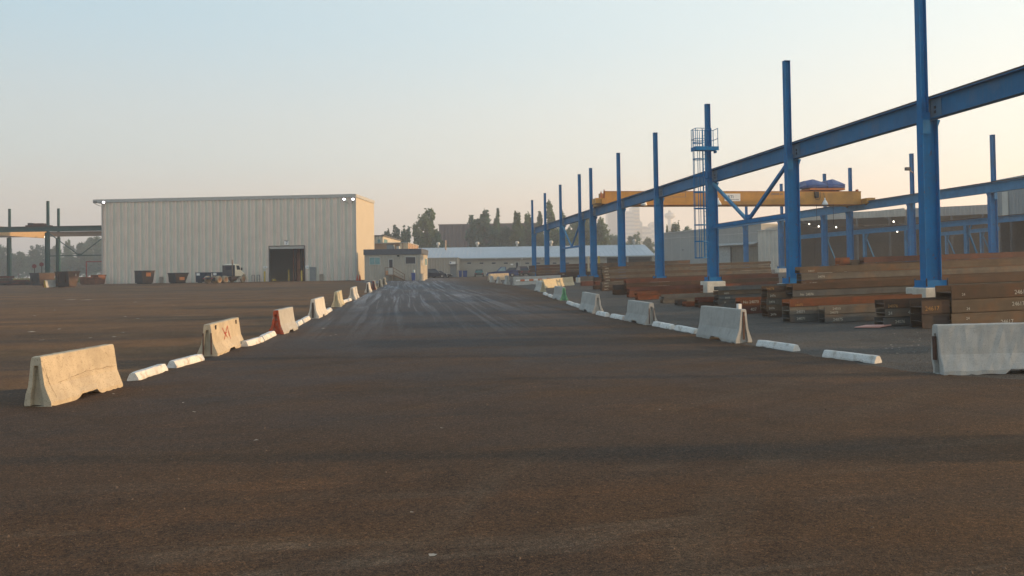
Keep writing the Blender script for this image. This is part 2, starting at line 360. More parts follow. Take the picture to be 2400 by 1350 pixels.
def make_columns(idx, Xc, d0, side, zb, zl, zt, Mt, labels, group, pier=True):
    parts = {k: v.mesh(k if isinstance(k, str) else k[0], M_bolt if isinstance(k, tuple) else Mt) for k, v in column_mesh(side, zl-zb, zt-zb, Mt).items()}
    for n, lab in zip(idx, labels):
        y = d0+n*10
        t = thing('crane_column', lab, 'steel column', (Xc, y, zb), 0, group)
        for k, me in parts.items():
            o = bpy.data.objects.new(me.name.split('.')[0], me); COL.objects.link(o); o.parent = t
        if pier:
            gz = g(Xc, y); p = MB(); h = zb-gz
            p.loft([[(-.62, -.52, -.1), (.58, -.52, -.1), (.58, .6, -.1), (-.62, .6, -.1)], [(-.62, -.52, h-.03), (.58, -.52, h-.03), (.58, .6, h-.03), (-.62, .6, h-.03)],
                    [(-.6, -.5, h-.002), (.56, -.5, h-.002), (.56, .58, h-.002), (-.6, .58, h-.002)]])
            q = p.build('concrete_pier', M_conc); q.location = (Xc, y, gz)
            tag(q, 'concrete pier under the '+PIER[lab], 'pier', group.replace('columns', 'piers'))
def make_beams(idx, Xb, d0, z0, z1, wid, Mt, labels, group, pal=True, rail=True):
    for a, b, lab in zip(idx, idx[1:], labels):
        L = (b-a)*10-.012; Mx = Matrix.Rotation(R(90), 4, 'Z')
        t = thing('runway_beam', lab, 'steel beam', (Xb, d0+a*10, z0), R(90), group)
        MB().ibeam(L, wid, z1-z0, .02, .035).build('girder', Mt, t)
        if rail:
            r = MB(); r.box(0, L, -.06, .06, z1-z0+.002, z1-z0+.03); r.box(0, L, -.03, .03, z1-z0+.03, z1-z0+.11); r.build('rail', M_rail, t)
            c = MB()
            for k in range(int(L/1.2)): c.box(k*1.2+.5, k*1.2+.6, .062, .15, z1-z0+.003, z1-z0+.035)
            c.build('rail_clip', M_rail, t)
        if pal:
            for s, x in ((1, .02), (-1, L-.02)):
                e = MB(); e.box(min(x, x+s*.55), max(x, x+s*.55), .012, .03, .04, z1-z0-.04); e.build('splice_plate', M_bluep, t)
                for yy in (.25, .42):
                    q = MB(); q.box(x+s*.24-.04, x+s*.24+.04, .031, .06, yy-.05, yy+.05); q.build('bolt', M_bolt, t)
NX, ND = 19.76, 25.8
n_idx = [-3, -2, -1, 0, 1, 2, 3, 4, 5, 5.5, 6.5, 7.5, 8.5]
nl = ['blue crane column level with the camera, out of the frame', 'blue crane column outside the frame, two bays before the nearest one', 'blue crane column outside the frame, one bay before the nearest one',
 'tall blue crane column nearest the camera, its top out of the frame',
 'second near blue crane column, a stack end hiding its foot',
 'blue crane column with caged ladder and platform beside it',
 'blue crane column first beyond the caged ladder, on a bare base plate',
 'blue crane column second beyond the caged ladder, standing before the hazy tall tower blocks',
 'blue crane column of the close pair, the nearer one by the crane end',
 'blue crane column of the close pair, the one joined to the small far brace',
 'blue crane column at the far foot of the small far V brace',
 'blue crane column second from the far end of the near row',
 'blue crane column farthest of the near row, beside the parked pickup']
PIER = {nl[3]: 'nearest blue column, right side sunlit and cut by the beam stack', nl[4]: 'second near blue column, mostly behind the tallest long stack', nl[5]: 'ladder column, its front face sunlit',
        nl[6]: 'first blue column beyond the ladder', nl[7]: 'column before the hazy tower blocks', nl[8]: 'nearer column of the close pair', nl[9]: 'farther column of the close pair', nl[10]: 'column at the far foot of the small brace', nl[11]: 'second last distant column', nl[12]: 'farthest near-row column'}
PIER.update({nl[0]: 'blue column level with the camera', nl[1]: 'column two bays outside the frame', nl[2]: 'column one bay outside the frame'})
fl_p = ('second column outside the frame, far row', 'first column outside the frame, far row', 'far row column by the grey hall', 'far row column with the floodlight', 'far row column under the crane end', 'far row column behind the tarpaulins', 'far row column beside the second near column', 'far row column before the sliding door', 'last far row column')
make_columns(n_idx, NX, ND, -1, 1.28, 7.6, 12.6, M_blue, nl, 'blue columns of the near crane runway')
bl = ['blue runway beam wholly outside the frame beside the camera', 'blue runway beam wholly outside the frame, second bay before the nearest column', 'blue runway beam running out of the frame beyond the nearest column',
 'blue runway beam between the nearest column and the second column', 'blue runway beam above the big V brace',
 'blue runway beam from the ladder column away to the next column', 'blue runway beam crossing in front of the yellow crane girder lettering end',
 'blue runway beam that carries the near wheels of the yellow crane', 'short blue runway beam between the close pair of columns',
 'blue runway beam above the small far V brace', 'blue runway beam second from the far end of the near row', 'blue runway beam at the far end of the near row']
make_beams(n_idx, NX+.17, ND, 7.604, 8.4, .35, M_beam, bl, 'blue beams of the near crane runway')
FX, FD = 48.4, 55.7
f_idx = [-2, -1, 0, 1, 2, 2.5, 3.5, 4.5, 5.5]
fl = ['blue column of the far crane row outside the frame, second past the hall', 'blue column of the far crane row outside the frame, first past the hall', 'blue column of the far crane row beside the grey corrugated hall, nearest of its row',
 'blue column of the far crane row with a small floodlight on its shaft', 'blue column of the far crane row under the right crane end',
 'blue column of the far crane row rising behind the blue tarpaulins', 'blue column of the far crane row just beside the second near column',
 'blue column of the far crane row in front of the grey sliding door', 'blue column at the far end of the far crane row']
PIER.update(dict(zip(fl, fl_p)))
make_columns(f_idx, FX, FD, 1, 1.9, 7.96, 12.75, M_blue, fl, 'blue columns of the far crane runway')
fb = ['blue runway beam of the far row wholly outside the frame', 'blue runway beam of the far row running out of the right frame edge', 'blue runway beam of the far row under the small floodlight',
 'blue runway beam of the far row just in front of the crane end', 'short blue runway beam of the far row under the crane end',
 'blue runway beam of the far row with thin hoses hanging past it', 'blue runway beam of the far row behind the foot of the V brace', 'blue runway beam at the far end of the far row']
make_beams(f_idx, FX-.17, FD, 7.964, 8.76, .35, M_bluel, fb, 'blue beams of the far crane runway', pal=False)
def vbrace(ya, yb, zs, zt, lab):
    t = thing('v_brace', lab, 'brace', (NX, (ya+yb)/2, zs)); h = (yb-ya)/2
    MB().bar((0, -h+.03, 0), (0, h-.03, 0), .22, .2).build('strut', M_blue, t)
    MB().bar((0, h-.06, zt-zs), (0, .12, .12), .16, .16).build('diagonal', M_bluel, t)
    MB().bar((0, -h+.06, zt-zs), (0, -.12, .12), .16, .16).build('diagonal', M_blue, t)
    MB().box(-.012, .012, -.3, .3, .1, .4).build('gusset', M_blue, t)
vbrace(ND+10+.21, ND+20-.21, 4.75, 7.5, 'large blue V brace with strut between the ladder column and its neighbour')
vbrace(ND+55+.21, ND+65-.21, 4.75, 7.5, 'small far blue V brace between two distant columns')
# floodlight on a far column
t = thing('floodlight', 'small dark floodlight on a bracket on a far blue column', 'floodlight', (FX+.2, FD+10-.17, 10.9))
MB().bar((0, 0, 0), (-.55, -.15, .25), .06, .06).build('bracket', M_bolt, t)
MB().box(-.95, -.5, -.35, -.05, .2, .5).build('lamp_head', M_bolt, t)
# caged ladder and platform on the third column
LY = ND+20
t = thing('caged_ladder', 'blue steel ladder in a safety cage hung beside a blue crane column', 'ladder', (NX-.65, LY-.45, 2.75))
H = 8.1
for y in (-.2, .2): MB().box(-.03, .03, y-.02, y+.02, 0, H).build('stile', M_blue, t)
me = None
for k in range(26):
    if me is None: me = MB().tube((0, -.2, 0), (0, .2, 0), .014, 5).mesh('rung', M_blue)
    o = bpy.data.objects.new('rung', me); COL.objects.link(o); o.parent = t; o.location = (0, 0, .25+k*.3)
hp = MB(); c = [(-.36+.36*math.cos(a)*1.0, .33*math.sin(a)) for a in [math.pi*.32+math.pi*1.36*i/12 for i in range(13)]]
c = [(0, .2)]+c+[(0, -.2)]
for p, q in zip(c, c[1:]): hp.bar((p[0], p[1], 0), (q[0], q[1], 0), .012, .06)
hm = hp.mesh('cage_hoop', M_blue)
for k in range(8):
    o = bpy.data.objects.new('cage_hoop', hm); COL.objects.link(o); o.parent = t; o.location = (0, 0, .02+k*1.04)
for i in (1, 4, 7, 10, 13):
    MB().box(c[i][0]-.02, c[i][0]+.02, c[i][1]-.008, c[i][1]+.008, 0, H).build('cage_bar', M_blue, t)
for z in (.95, 3.1, 5.0): MB().box(0, .32, -.03, .03, z, z+.06).build('wall_bracket', M_blue, t)
t = thing('access_platform', 'small blue steel platform with guard rails at the ladder head', 'platform', (NX, LY, 9.55))
MB().box(-1.4, .12, -.97, -.22, 0, .06).build('deck', M_blue, t)
tb = MB(); tb.box(-1.4, .12, -.99, -.971, -.05, .2); tb.box(-1.42, -1.401, -.97, -.22, -.05, .2); tb.build('toe_board', M_blue, t)
MB().box(.1, .2, -.5, -.2, -.12, -.002).build('bracket', M_blue, t)
for x, y in ((-1.38, -.95), (-1.38, -.24), (-.35, -.95), (-.95, -.95), (.08, -.95), (.08, -.24)): MB().tube((x, y, .06), (x, y, 1.35), .022, 6).build('post', M_blue, t)
for z in (.7, 1.34):
    q = MB(); q.tube((-1.38, -.95, z), (-.35, -.95, z), .02, 6); q.tube((-1.38, -.95, z), (-1.38, -.24, z), .02, 6); q.tube((-1.38, -.24, z), (.08, -.24, z), .02, 6); q.tube((.08, -.95, z), (.08, -.24, z), .02, 6)
    q.build('guard_rail', M_blue, t)

# ------------------------------------------------------------------ overhead crane
M_yel = mat('crane_yellow', (.52, .25, .045), .5, .14, .8, stain=((.34, .17, .06), .45, .9), streak=((.40, .2, .06), .35))
M_or = mat('crane_orange', (.42, .13, .04), .6, .2, 2)
M_white = mat('white_enamel', (.8, .8, .78), .4, .05)
M_black = mat('black_paint', (.02, .02, .022), .6, .3)
M_ink = mat('ink_blue', (.03, .09, .20), .7, .1)
CY = 73.1
t = thing('overhead_crane', 'yellow overhead travelling crane bridging the two blue runways', 'crane', (NX, CY, 8.51))
gd = MB(); W = FX-NX
gd.box(.5, W-.5, -.3, .3, .03, 1.38); gd.build('bridge_girder', M_yel, t)
q = MB(); q.box(.45, W-.45, -.36, .36, 0, .03); q.box(.45, W-.45, -.36, .36, 1.38, 1.405); q.build('girder_flange', M_or, t)
g2 = MB(); g2.box(.5, W-.5, 1.6, 2.2, .03, 1.38); g2.build('bridge_girder', M_yel, t)
for x in (.18, W-.18):
    e = MB(); e.box(x-.2, x+.2, -1.1, 3.1, .06, .62); e.box(x-.26, x+.26, -1.16, -1.1, .1, .58); eo = e.build('end_truck', M_yel, t)
    for y in (-.7, 2.7): MB().lathe([(.22, -.08), (.24, -.07), (.24, .07), (.22, .08)], 14, Matrix.Translation((x, y, .13)) @ Matrix.Rotation(R(90), 4, 'Y')).build('wheel', M_rail, eo)
for x in (-.3, W+.3):
    MB().box(x-.35, x+.35, -1., .5, .14, .66).build('bumper_box', M_yel, t)
for x, hh in ((.1, .75), (.42, .95)): MB().prism([(x-.1, .66), (x+.14, .66), (x+.12, .66+hh*.55), (x+.02, .66+hh)], -.25, .0).build('end_stop', M_or, t)
MB().box(W-.8, W-.7, -.2, .2, 1.406, 1.62).build('end_stop', M_or, t)
# lettering on the girder
def gx(px): return along(px, Vector((NX, CY-.3, 9.2)), Vector((1, 0, 0)), 0, 40)
x0, x1 = gx(1559), gx(1607)
text('lettering', 'SALIT', .26, M_ink, t, (x0+.2, -.303, .97))
ln = MB(); ln.box(x0, x1, -.306, -.302, .80, .83); ln.box(x0, x1, -.306, -.302, 1.27, 1.30); ln.box(x0-.02, x0+.01, -.306, -.302, .83, 1.27); ln.box(x1-.01, x1+.02, -.306, -.302, .83, 1.27)
ln.build('outline', M_ink, t)
text('lettering', 'CRANE #2', .30, M_ink, t, (gx(1806), -.303, 1.02))
x0, x1 = gx(1698), gx(1735)
s = MB(); s.box(x0, x1, -.33, -.302, .38, 1.16); s = s.build('sign', M_white, t)
text('lettering', 'KRTI', .42, M_ink, s, (x0+.08, -.333, .68))
q = MB(); q.box(x0+.12, x1-.15, -.335, -.331, .5, .58); q.build('print_line', mat('grey_print', (.35, .35, .38), .7), s)
bx = gx(1913); MB().box(bx-.22, bx+.22, -.5, -.304, .72, 1.34).build('control_box', M_black, t)
def curve_hose(o, pts, r, m):
    h = MB()
    for p, q in zip(pts, pts[1:]): h.tube(p, q, r, 5)
    return h.build('cable', m, o)
curve_hose(t, [(bx-.2, -.42, .8), (bx-.1, -.42, .55), (bx+.25, -.42, .5), (bx+.4, -.42, .75), (bx+.42, -.42, 1.3)], .02, M_black)
for px, l in ((1912, 1.4), (1951, 1.6)): curve_hose(t, [(gx(px), -.4, 0), (gx(px), -.4, -l*1.3)], .022, M_black)
for px, lab in ((1507, 'white bell lamp hanging under the crane girder before the hazy tower blocks'), (1681, 'white bell lamp hanging under the crane girder, half hidden by the ladder column'), (1930, 'white bell lamp hanging below the blue tarpaulins on the crane girder')):
    l = thing('pendant_lamp', lab, 'lamp', (NX+gx(px), CY-.55, 8.45), 0, 'bell lamps under the yellow crane')
    MB().lathe([(.06, .75), (.07, .55), (.17, .42), (.30, .16), (.32, 0)], 14).build('shade', M_white, l, True)
    MB().tube((0, 0, .74), (0, .24, 1.3), .02, 5).build('arm', M_black, l)
x0 = gx(1893); x1 = gx(1981)
h = thing('crane_trolley', 'rusty yellow hoist trolley standing on top of the crane girder', 'hoist', (NX+(x0+x1)/2, CY+.9, 9.93))
hw = (x1-x0)/2
b = MB(); b.box(-hw+.3, hw, -1.2, 1.2, .12, .3); b.build('frame', M_or, h)
for x in (-hw*.55, 0, hw*.6): MB().box(x-.3, x+.3, -.9, .9, .3, .5).build('motor', M_yel, h)
for x in (-hw*.7, hw*.7):
    for y in (-.9, 1.): MB().lathe([(.14, -.06), (.14, .06)], 12, Matrix.Translation((x, y, .13)) @ Matrix.Rotation(R(90), 4, 'X')).build('wheel', M_rail, h)
M_tarp = mat('blue_tarpaulin', (.018, .06, .22), .35, .25, 1.4, bump=.4, bscale=4)
def tarp(px0, px1, lab, hgt):
    a, b = gx(px0), gx(px1); c = (a+b)/2; h = (b-a)/2; rt = random.Random(int(px0)); j = lambda: rt.uniform(-.05, .05)
    # a sheet pulled over boxy machinery: straight skirt, sloping hips, folds along the ridge
    lv = [(1.0, 1.1, -.05), (1.0, 1.12, .18), (.98, 1.08, .30)]
    secs = []
    for sx, sy, z in lv: secs.append([(x*h*sx+j(), y*sy+j(), z+j()*.5) for x, y in ((-1, -1), (-.35, -1.02), (.35, -1), (1, -.98), (1, 0), (1, 1), (.35, 1), (-.35, 1), (-1, 1), (-1, 0))])
    secs.append([(x*h+j(), y+j(), hgt*k) for x, y, k in ((-.88, -.5, .78), (-.15, -.42, .97), (.05, -.30, 1.0), (.62, -.4, .74), (.66, 0, .76), (.62, .4, .74), (.05, .30, 1.0), (-.15, .42, .97), (-.88, .5, .78), (-.9, 0, .8))])
    o = MB().loft(secs).build('tarpaulin', M_tarp); o.location = (NX+c, CY+.9, 9.93+.42); tag(o, lab, 'tarpaulin', 'blue tarpaulins on the crane hoist')
tarp(1893, 1941, 'blue tarpaulin over the left half of the crane hoist', .92)
tarp(1943, 1983, 'blue tarpaulin over the right half of the crane hoist', .95)
# ------------------------------------------------------------------ concrete barriers
M_cw = mat('concrete_warm', (.46, .40, .30), .85, .14, 3., bump=.12, bscale=70, streak=((.33, .27, .2), .45), stain=((.33, .28, .22), .5, 5.), pits=.55, rnd=.07)
M_cg = mat('concrete_grey', (.42, .42, .40), .85, .12, 3., bump=.10, bscale=70, streak=((.27, .26, .24), .4), stain=((.30, .29, .27), .2, 4.), pits=.35, rnd=.07)
M_cl = mat('concrete_light', (.55, .54, .50), .85, .12, 3., bump=.10, bscale=70, streak=((.38, .35, .3), .4), pits=.55, rnd=.07)
M_cb = mat('concrete_beige', (.47, .43, .31), .85, .1, 3., bump=.10, bscale=70, streak=((.38, .33, .23), .4))
M_orp = mat('orange_paint', (.42, .07, .025), .75, .35, 6, stain=((.30, .26, .2), .7, 7))
M_redd = mat('dark_red_paint', (.20, .03, .03), .8, .3, 6, stain=((.3, .26, .22), .5, 7))
M_gp = mat('green_fluor_paint', (.13, .36, .21), .7, .25, 6, stain=((.35, .36, .32), .4, 7))
M_dk = mat('recess_shade', (.06, .05, .045), .9, .3)  # dark tone paints the shade of hollow slots on flat pieces
M_rustbar = mat('rusty_bar', (.085, .042, .030), .85, .35, 8)
def barrier_mesh(L, H, seed, slot=True, chip=None, flat=False):
    rb = random.Random(seed); k = H/.81
    prof = [(.265, 0), (.265, .07), (.21, .19), (.15, .33), (.122, .52), (.092, .74), (.084, .795), (.068, .81)]
    if flat: prof = [(.27, 0), (.27, .02), (.25, .2), (.22, .4), (.20, .55), (.18, .74), (.17, .795), (.15, .81)]
    half = [(y, z*k) for y, z in prof]; ring = [(-y, z) for y, z in half]+[(y, z) for y, z in half[::-1]]
    n = len(ring); xs = [0, .02]+[.1+i*(L-.2)/26 for i in range(27)]+[L-.02, L]; secs = []
    for x in xs:
        e = .012 if x in (0, L) else 0
        d = abs(x-L/2); arch = 0 if not slot else max(0, min(1, (.30-d)/.07))*.085
        s = []
        for i, (y, z) in enumerate(ring):
            yy = y*(1-e*2)+rb.uniform(-.004, .004); zz = z*(1-e)+rb.uniform(-.003, .003)
            if i in (0, n-1): zz = arch+(rb.uniform(0, .022) if rb.random() < .5 else 0)
            if i in (1, n-2): zz = max(zz, arch+.03)+rb.uniform(-.012, .012)
            if chip and i in (n-1, n-2, n-3) and chip[0](x):
                f = chip[1](x); yy *= 1-f*(.62 if i > n-3 else .3); zz += f*.05*(n-i == 3)
            s.append((x-L/2, yy, max(zz, 0)))
        secs.append(s)
    mb = MB(); mb.loft(secs, cap=False)
    # ends: a rim and a recessed keyway
    for sx, sec, rev in ((-1, secs[0], True), (1, secs[-1], False)):
        cz = H*.40; inn = [(p[0], p[1]*.50, cz+(p[2]-cz)*.72 if p[2] > .1 else p[2]) for p in sec]; dep = [(p[0]-sx*.09, p[1], p[2]) for p in inn]
        o = n; q = [(i, (i+1) % n, (i+1) % n+o, i+o) for i in range(n-1)]; q2 = [(i+o, (i+1) % n+o, (i+1) % n+2*o, i+2*o) for i in range(n-1)]
        fs = q+q2+[tuple(range(2*n, 3*n))]
        mb.cur = 1 if sx < 0 else 2
        mb.add(sec+inn+dep, [f[::-1] for f in fs] if not rev else fs); mb.cur = 0
    return mb
BG = 'concrete barriers along the {} edge of the road'
def barrier(A, B, H, lab, m, side, group, seed, Lf=None, endA=None, endB=None, slot=True, chip=None, flat=False, cat='concrete barrier'):
    """A near and B far corner of the foot on the side towards the road (+1: road lies to the right)"""
    A = Vector(A); B = Vector(B); d = B-A; d.z = 0; L = Lf or min(max(d.length, 1.2), 3.2); d.normalize()
    nrm = Vector((d.y, -d.x, 0))*(1 if side > 0 else -1); c = A+d*L/2-nrm*(.27 if flat else .265); c.z = g(c.x, c.y)+.01
    t = thing('concrete_barrier', lab, cat, c, math.atan2(d.y, d.x), group)
    t.rotation_euler[1] = -math.atan2(g(B.x, B.y)-g(A.x, A.y), max(.5, (B-A).length))
    barrier_mesh(L, H, seed, slot, chip, flat).build('body', [m, endA or m, endB or m], t)
    return t, L
def gp(a, b): return G(*a), G(*b)
gl = BG.format('left'); grt = BG.format('right')
b1, L1 = barrier(*gp((121, 955), (289, 908)), .83, 'large sunlit barrier nearest on the left, chipped and rust streaked', M_cw, 1, gl, 1,
    chip=(lambda x: x < .35, lambda x: .3*(1-x/.35)))
mk = MB()
for a in ((-.45, .62), (-.42, .58), (-.36, .62), (-.3, .6), (-.16, .66), (-.13, .56)): mk.box(a[0], a[0]+.03, -.158, -.15, a[1], a[1]+.025)
b2, L2 = barrier(*gp((511, 836), (575, 810)), .82, 'barrier with a red spray painted mark on its face', M_cw, 1, gl, 2)
MX = mat('red_spray', (.40, .075, .045), .8, .2)
def face_pt(u, z, H=.82):   # a point just proud of the road face
    zz = z*.81/H; y = .265-(.265-.15)*min(1, max(0, (zz-.07)/.26)) if zz < .33 else .15-(zz-.33)/(.74-.33)*.058
    return (u, -(y+.006), z)
for a, b in (((-.98, .70), (-.92, .42)), ((-.92, .42), (-.86, .12)), ((-.7, .36), (.1, .44)), ((.1, .44), (.95, .42)), ((.72, .70), (.80, .62)), ((-1.02, .66), (-1.0, .56))):
    q = MB(); n = 7; rk = random.Random(int(a[0]*100)); pts = [(a[0]+(b[0]-a[0])*i/n+rk.uniform(-.012, .012), a[1]+(b[1]-a[1])*i/n+rk.uniform(-.012, .012)) for i in range(n+1)]
    for p, r in zip(pts, pts[1:]):
        wv = rk.uniform(.0015, .005); d = abs(r[0]-p[0]) > abs(r[1]-p[1]); ox, oz = (0, wv) if d else (wv, 0)
        q.add([face_pt(p[0]-ox, p[1]-oz), face_pt(r[0]-ox, r[1]-oz), face_pt(r[0]+ox, r[1]+oz), face_pt(p[0]+ox, p[1]+oz)], [(0, 1, 2, 3)])
    q.build('crack', mat('crack', (.15, .11, .075), .95, .3), b1)
mk = MB()
def stroke(p, q, w):
    n = 5
    for i in range(n):
        a = [p[j]+(q[j]-p[j])*i/n for j in (0, 1)]; b = [p[j]+(q[j]-p[j])*(i+1)/n for j in (0, 1)]
        dx, dz = q[0]-p[0], q[1]-p[1]; l = math.hypot(dx, dz); nx_, nz_ = -dz/l*w, dx/l*w
        mk.add([face_pt(a[0]-nx_, a[1]-nz_), face_pt(b[0]-nx_, b[1]-nz_), face_pt(b[0]+nx_, b[1]+nz_), face_pt(a[0]+nx_, a[1]+nz_)], [(0, 1, 2, 3)])
for p, q in (((-.42, .66), (-.05, .36)), ((.08, .66), (-.36, .34)), ((.1, .68), (.12, .38)), ((.14, .52), (.2, .3)), ((-.3, .5), (-.05, .50))): stroke(p, q, .016)
mk.build('spray_mark', MX, b2)
for x in (-L2*.36, L2*.36):
    MB().box(x-.03, x+.03, -.12, -.095, .66, .77).build('lifting_slot', M_dk, b2)
for s in (-1, 1): MB().box(-L2/2-.012, -L2/2-.002, s*.1-.015, s*.1+.015, .05, .6).build('end_strip', M_rustbar, b2)
barrier(*gp((666, 785), (699, 773)), .83, 'barrier with an orange painted near end', M_cg, 1, gl, 3, endA=M_orp)
b4, L4 = barrier(*gp((748, 747), (769, 737)), .84, 'pale barrier with a dark slot in its end, left roadside', M_cl, 1, gl, 4)
MB().box(-L4/2-.01, -L4/2-.001, -.04, .04, .03, .7).build('end_slot', M_dk, b4)
barrier(*gp((799, 720), (811, 711)), .84, 'yellowish stained barrier between two short white kerb rows', M_cb, 1, gl, 5)
barrier(*gp((834, 703), (843, 698)), .82, 'lone pale barrier just before the gap in the left row', M_cl, 1, gl, 6)
for k, (a, b, lab, m, eA) in enumerate((
 ((869, 686), (875, 682), 'first pale barrier beyond the gap in the left row', M_cl, None),
 ((882, 679.5), (886, 677), 'dark red painted barrier far down the left row', M_cw, M_redd),
 ((896, 673.5), (899, 671.5), 'barrier second from the far end of the left row', M_cw, None),
 ((905, 667.5), (908, 666), 'barrier at the far end of the left row by the office steps', M_cw, None))):
    bq, lq = barrier(*gp(a, b), .84, lab, m, 1, gl, 20+k, Lf=2.4, endA=eA)
    MB().box(-lq/2-.012, -lq/2-.001, -.05, .05, .03, .72).build('end_slot', M_dk, bq)
# right side
A = G(2213, 881); B = Vector((A.x+3, A.y-.40, 0))
r1, Lr = barrier(A, B, .965, 'large grey barrier at the right frame edge with a broken lower corner', M_cg, 1, grt, 31, Lf=3.05,
    chip=(lambda x: x < .32, lambda x: 1-x/.32))
MB().box(-Lr/2-.05, -Lr/2-.012, -.06, .02, .28, .74).build('rusty_plate', M_rustbar, r1)
def rb(a, b, *k, **kw):     # on the right the road lies to the left of the row
    A, B = gp(a, b); return barrier(A, B, *k, **kw)
r2, L2b = rb((1724, 806), (1631, 790), .93, 'grey barrier carrying a small white reflector on its top', M_cg, -1, grt, 32)
s = MB(); s.box(-L2b/2+.16, -L2b/2+.26, -.05, .05, .932, 1.07); s.build('reflector', M_white, r2)
MB().box(-L2b/2-.008, -L2b/2-.001, -.03, .03, .1, .86).build('end_slot', M_rustbar, r2)
r3, L3b = rb((1511, 763), (1462, 752), .80, 'grey barrier with two rusty strips on its end, right roadside', M_cg, -1, grt, 33, endB=M_orp)
for s in (-1, 1): MB().box(-L3b/2-.012, -L3b/2-.002, s*.09-.015, s*.09+.015, .05, .6).build('end_strip', M_rustbar, r3)
rb((1388, 735.5), (1351, 724), .86, 'grey barrier between the rusty ended one and the green ended one', M_cg, -1, grt, 34)
rb((1312, 705), (1290, 698.5), .80, 'barrier with a bright green painted end', M_cg, -1, grt, 35, endA=M_gp)
rb((1265, 685), (1245, 680), .84, 'white barrier in front of the long beige barrier', M_cl, -1, grt, 36, endA=M_cb)
A, B = gp((1271, 677), (1347, 668.5))
barrier(A, B, .82, 'long beige barrier standing broadside behind the white one', M_cb, 1, 'barriers at the yard corner', 37, Lf=(B-A).length, slot=False)
A, B = gp((1203, 670.5), (1310, 667)); A = G(1206, 669.5)
b8, L8 = barrier(A, Vector((A.x+5.6, A.y+1.6, 0)), .90, 'long barrier with a red and white reflective stripe', M_cg, 1, 'barriers at the yard corner', 38, Lf=5.6, slot=False)
for k in range(8):
    x = -2.6+k*.52
    MB().box(x, x+.5, -.21, -.19, .42, .60).build('stripe_block', M_white if k % 2 == 0 else mat('stripe_orange', (.6, .18, .08), .6, .1), b8)
# the far row by the pickup: pieces standing end-on in front of a sunlit one
A, B = gp((1147, 658.5), (1192, 664)); A2 = G(1147, 658.0)
barrier(A2, Vector((A2.x+2.9, A2.y+1.3, 0)), .95, 'sunlit orange tinted barrier in front of the parked blue pickup', M_cw, 1, 'barriers at the yard corner', 39, Lf=3.3, slot=False)
for k, px in enumerate((1160, 1176, 1196)):
    A = G(px, 662+k*2.6)
    barrier(A, A+Vector((-.05, 2.2, 0)), .80 if k < 2 else 1.0, ('shaded barrier end standing farthest before the sunlit barrier', 'shaded barrier end standing between two others before the sunlit barrier', 'tall grey barrier end nearest of the three before the sunlit barrier')[k],
            M_cg, 1, 'barriers at the yard corner', 40+k, Lf=1.3)
# ------------------------------------------------------------------ wheel stops
M_ws = mat('white_kerb_paint', (.70, .70, .68), .7, .12, 4, bump=.2, bscale=25, stain=((.36, .31, .25), .75, 5), pits=.5, rnd=.06)
def stop_mesh(L, seed):
    rb_ = random.Random(seed); secs = []
    for i in range(11):
        x = -L/2+L*i/10; e = .82 if i in (0, 10) else 1
        p = [(-.115, 0), (-.115, .04), (-.075, .145), (-.055, .165), (.055, .165), (.075, .145), (.115, .04), (.115, 0)]
        secs.append([(x, y*(e if z > .05 else 1)+rb_.uniform(-.004, .004), max(0, z*(.96 if e < 1 else 1)+rb_.uniform(-.004, .004)) if z > 0 else (rb_.uniform(0, .02) if rb_.random() < .3 else 0)) for y, z in p])
    return MB().loft(secs)
def wstop(a, b, side, lab, group, seed):
    A, B = gp(a, b); d = B-A; d.z = 0; L = min(max(d.length, 1.4), 2.1); d.normalize()
    n = Vector((d.y, -d.x, 0))*side; c = A+d*L/2-n*.115; c.z = g(c.x, c.y)+.01
    o = stop_mesh(L, seed).build('wheel_stop', M_ws); o.location = c; o.rotation_euler = (0, -math.atan2(B.z-A.z, L), math.atan2(d.y, d.x)); tag(o, lab, 'wheel stop', group)
for k, (a, b, lab) in enumerate((
 ((325, 894), (394, 870), 'nearest white kerb block on the left, next to the large sunlit barrier'),
 ((414, 864), (467, 849), 'white kerb block touching the foot of the red marked barrier'),
 ((582, 814), (610, 805), 'white kerb block just beyond the red marked barrier'),
 ((621, 800), (648, 787), 'white kerb block just before the orange ended barrier'),
 ((697, 768), (711, 759), 'white kerb block just beyond the orange ended barrier'),
 ((714, 758), (729, 749), 'white kerb block just before the slotted pale barrier'),
 ((769, 735), (792, 721.5), 'long white kerb block between the slotted pale barrier and the yellowish one'),
 ((808, 711), (814, 708), 'short white kerb piece just beyond the yellowish barrier'),
 ((814, 708.5), (826, 704.5), 'white kerb block just before the lone pale barrier'))):
    wstop(a, b, 1, lab, 'white kerb blocks along the left road edge', 50+k)
for k, (a, b, lab) in enumerate((
 ((2050, 854), (1927, 838), 'nearest white kerb block on the right, by the large broken barrier'),
 ((1858, 825), (1778, 813), 'white kerb block just before the barrier with the reflector'),
 ((1626, 784), (1579, 774), 'white kerb block touching the far foot of the reflector barrier'),
 ((1570, 773), (1528, 764.5), 'white kerb block just before the barrier with rusty strips'),
 ((1457, 751), (1429, 745), 'white kerb block just beyond the barrier with rusty strips'),
 ((1418, 743), (1396, 738), 'white kerb block just before the plain grey right barrier'),
 ((1355, 722), (1341, 717.5), 'white kerb block just beyond the plain grey right barrier'),
 ((1339, 717), (1324, 711), 'white kerb block just before the green ended barrier'),
 ((1291, 698), (1280, 693.5), 'white kerb block just beyond the green ended barrier'),
 ((1279, 693), (1267, 688), 'white kerb block just before the white barrier'))):
    wstop(a, b, -1, lab, 'white kerb blocks along the right road edge', 70+k)

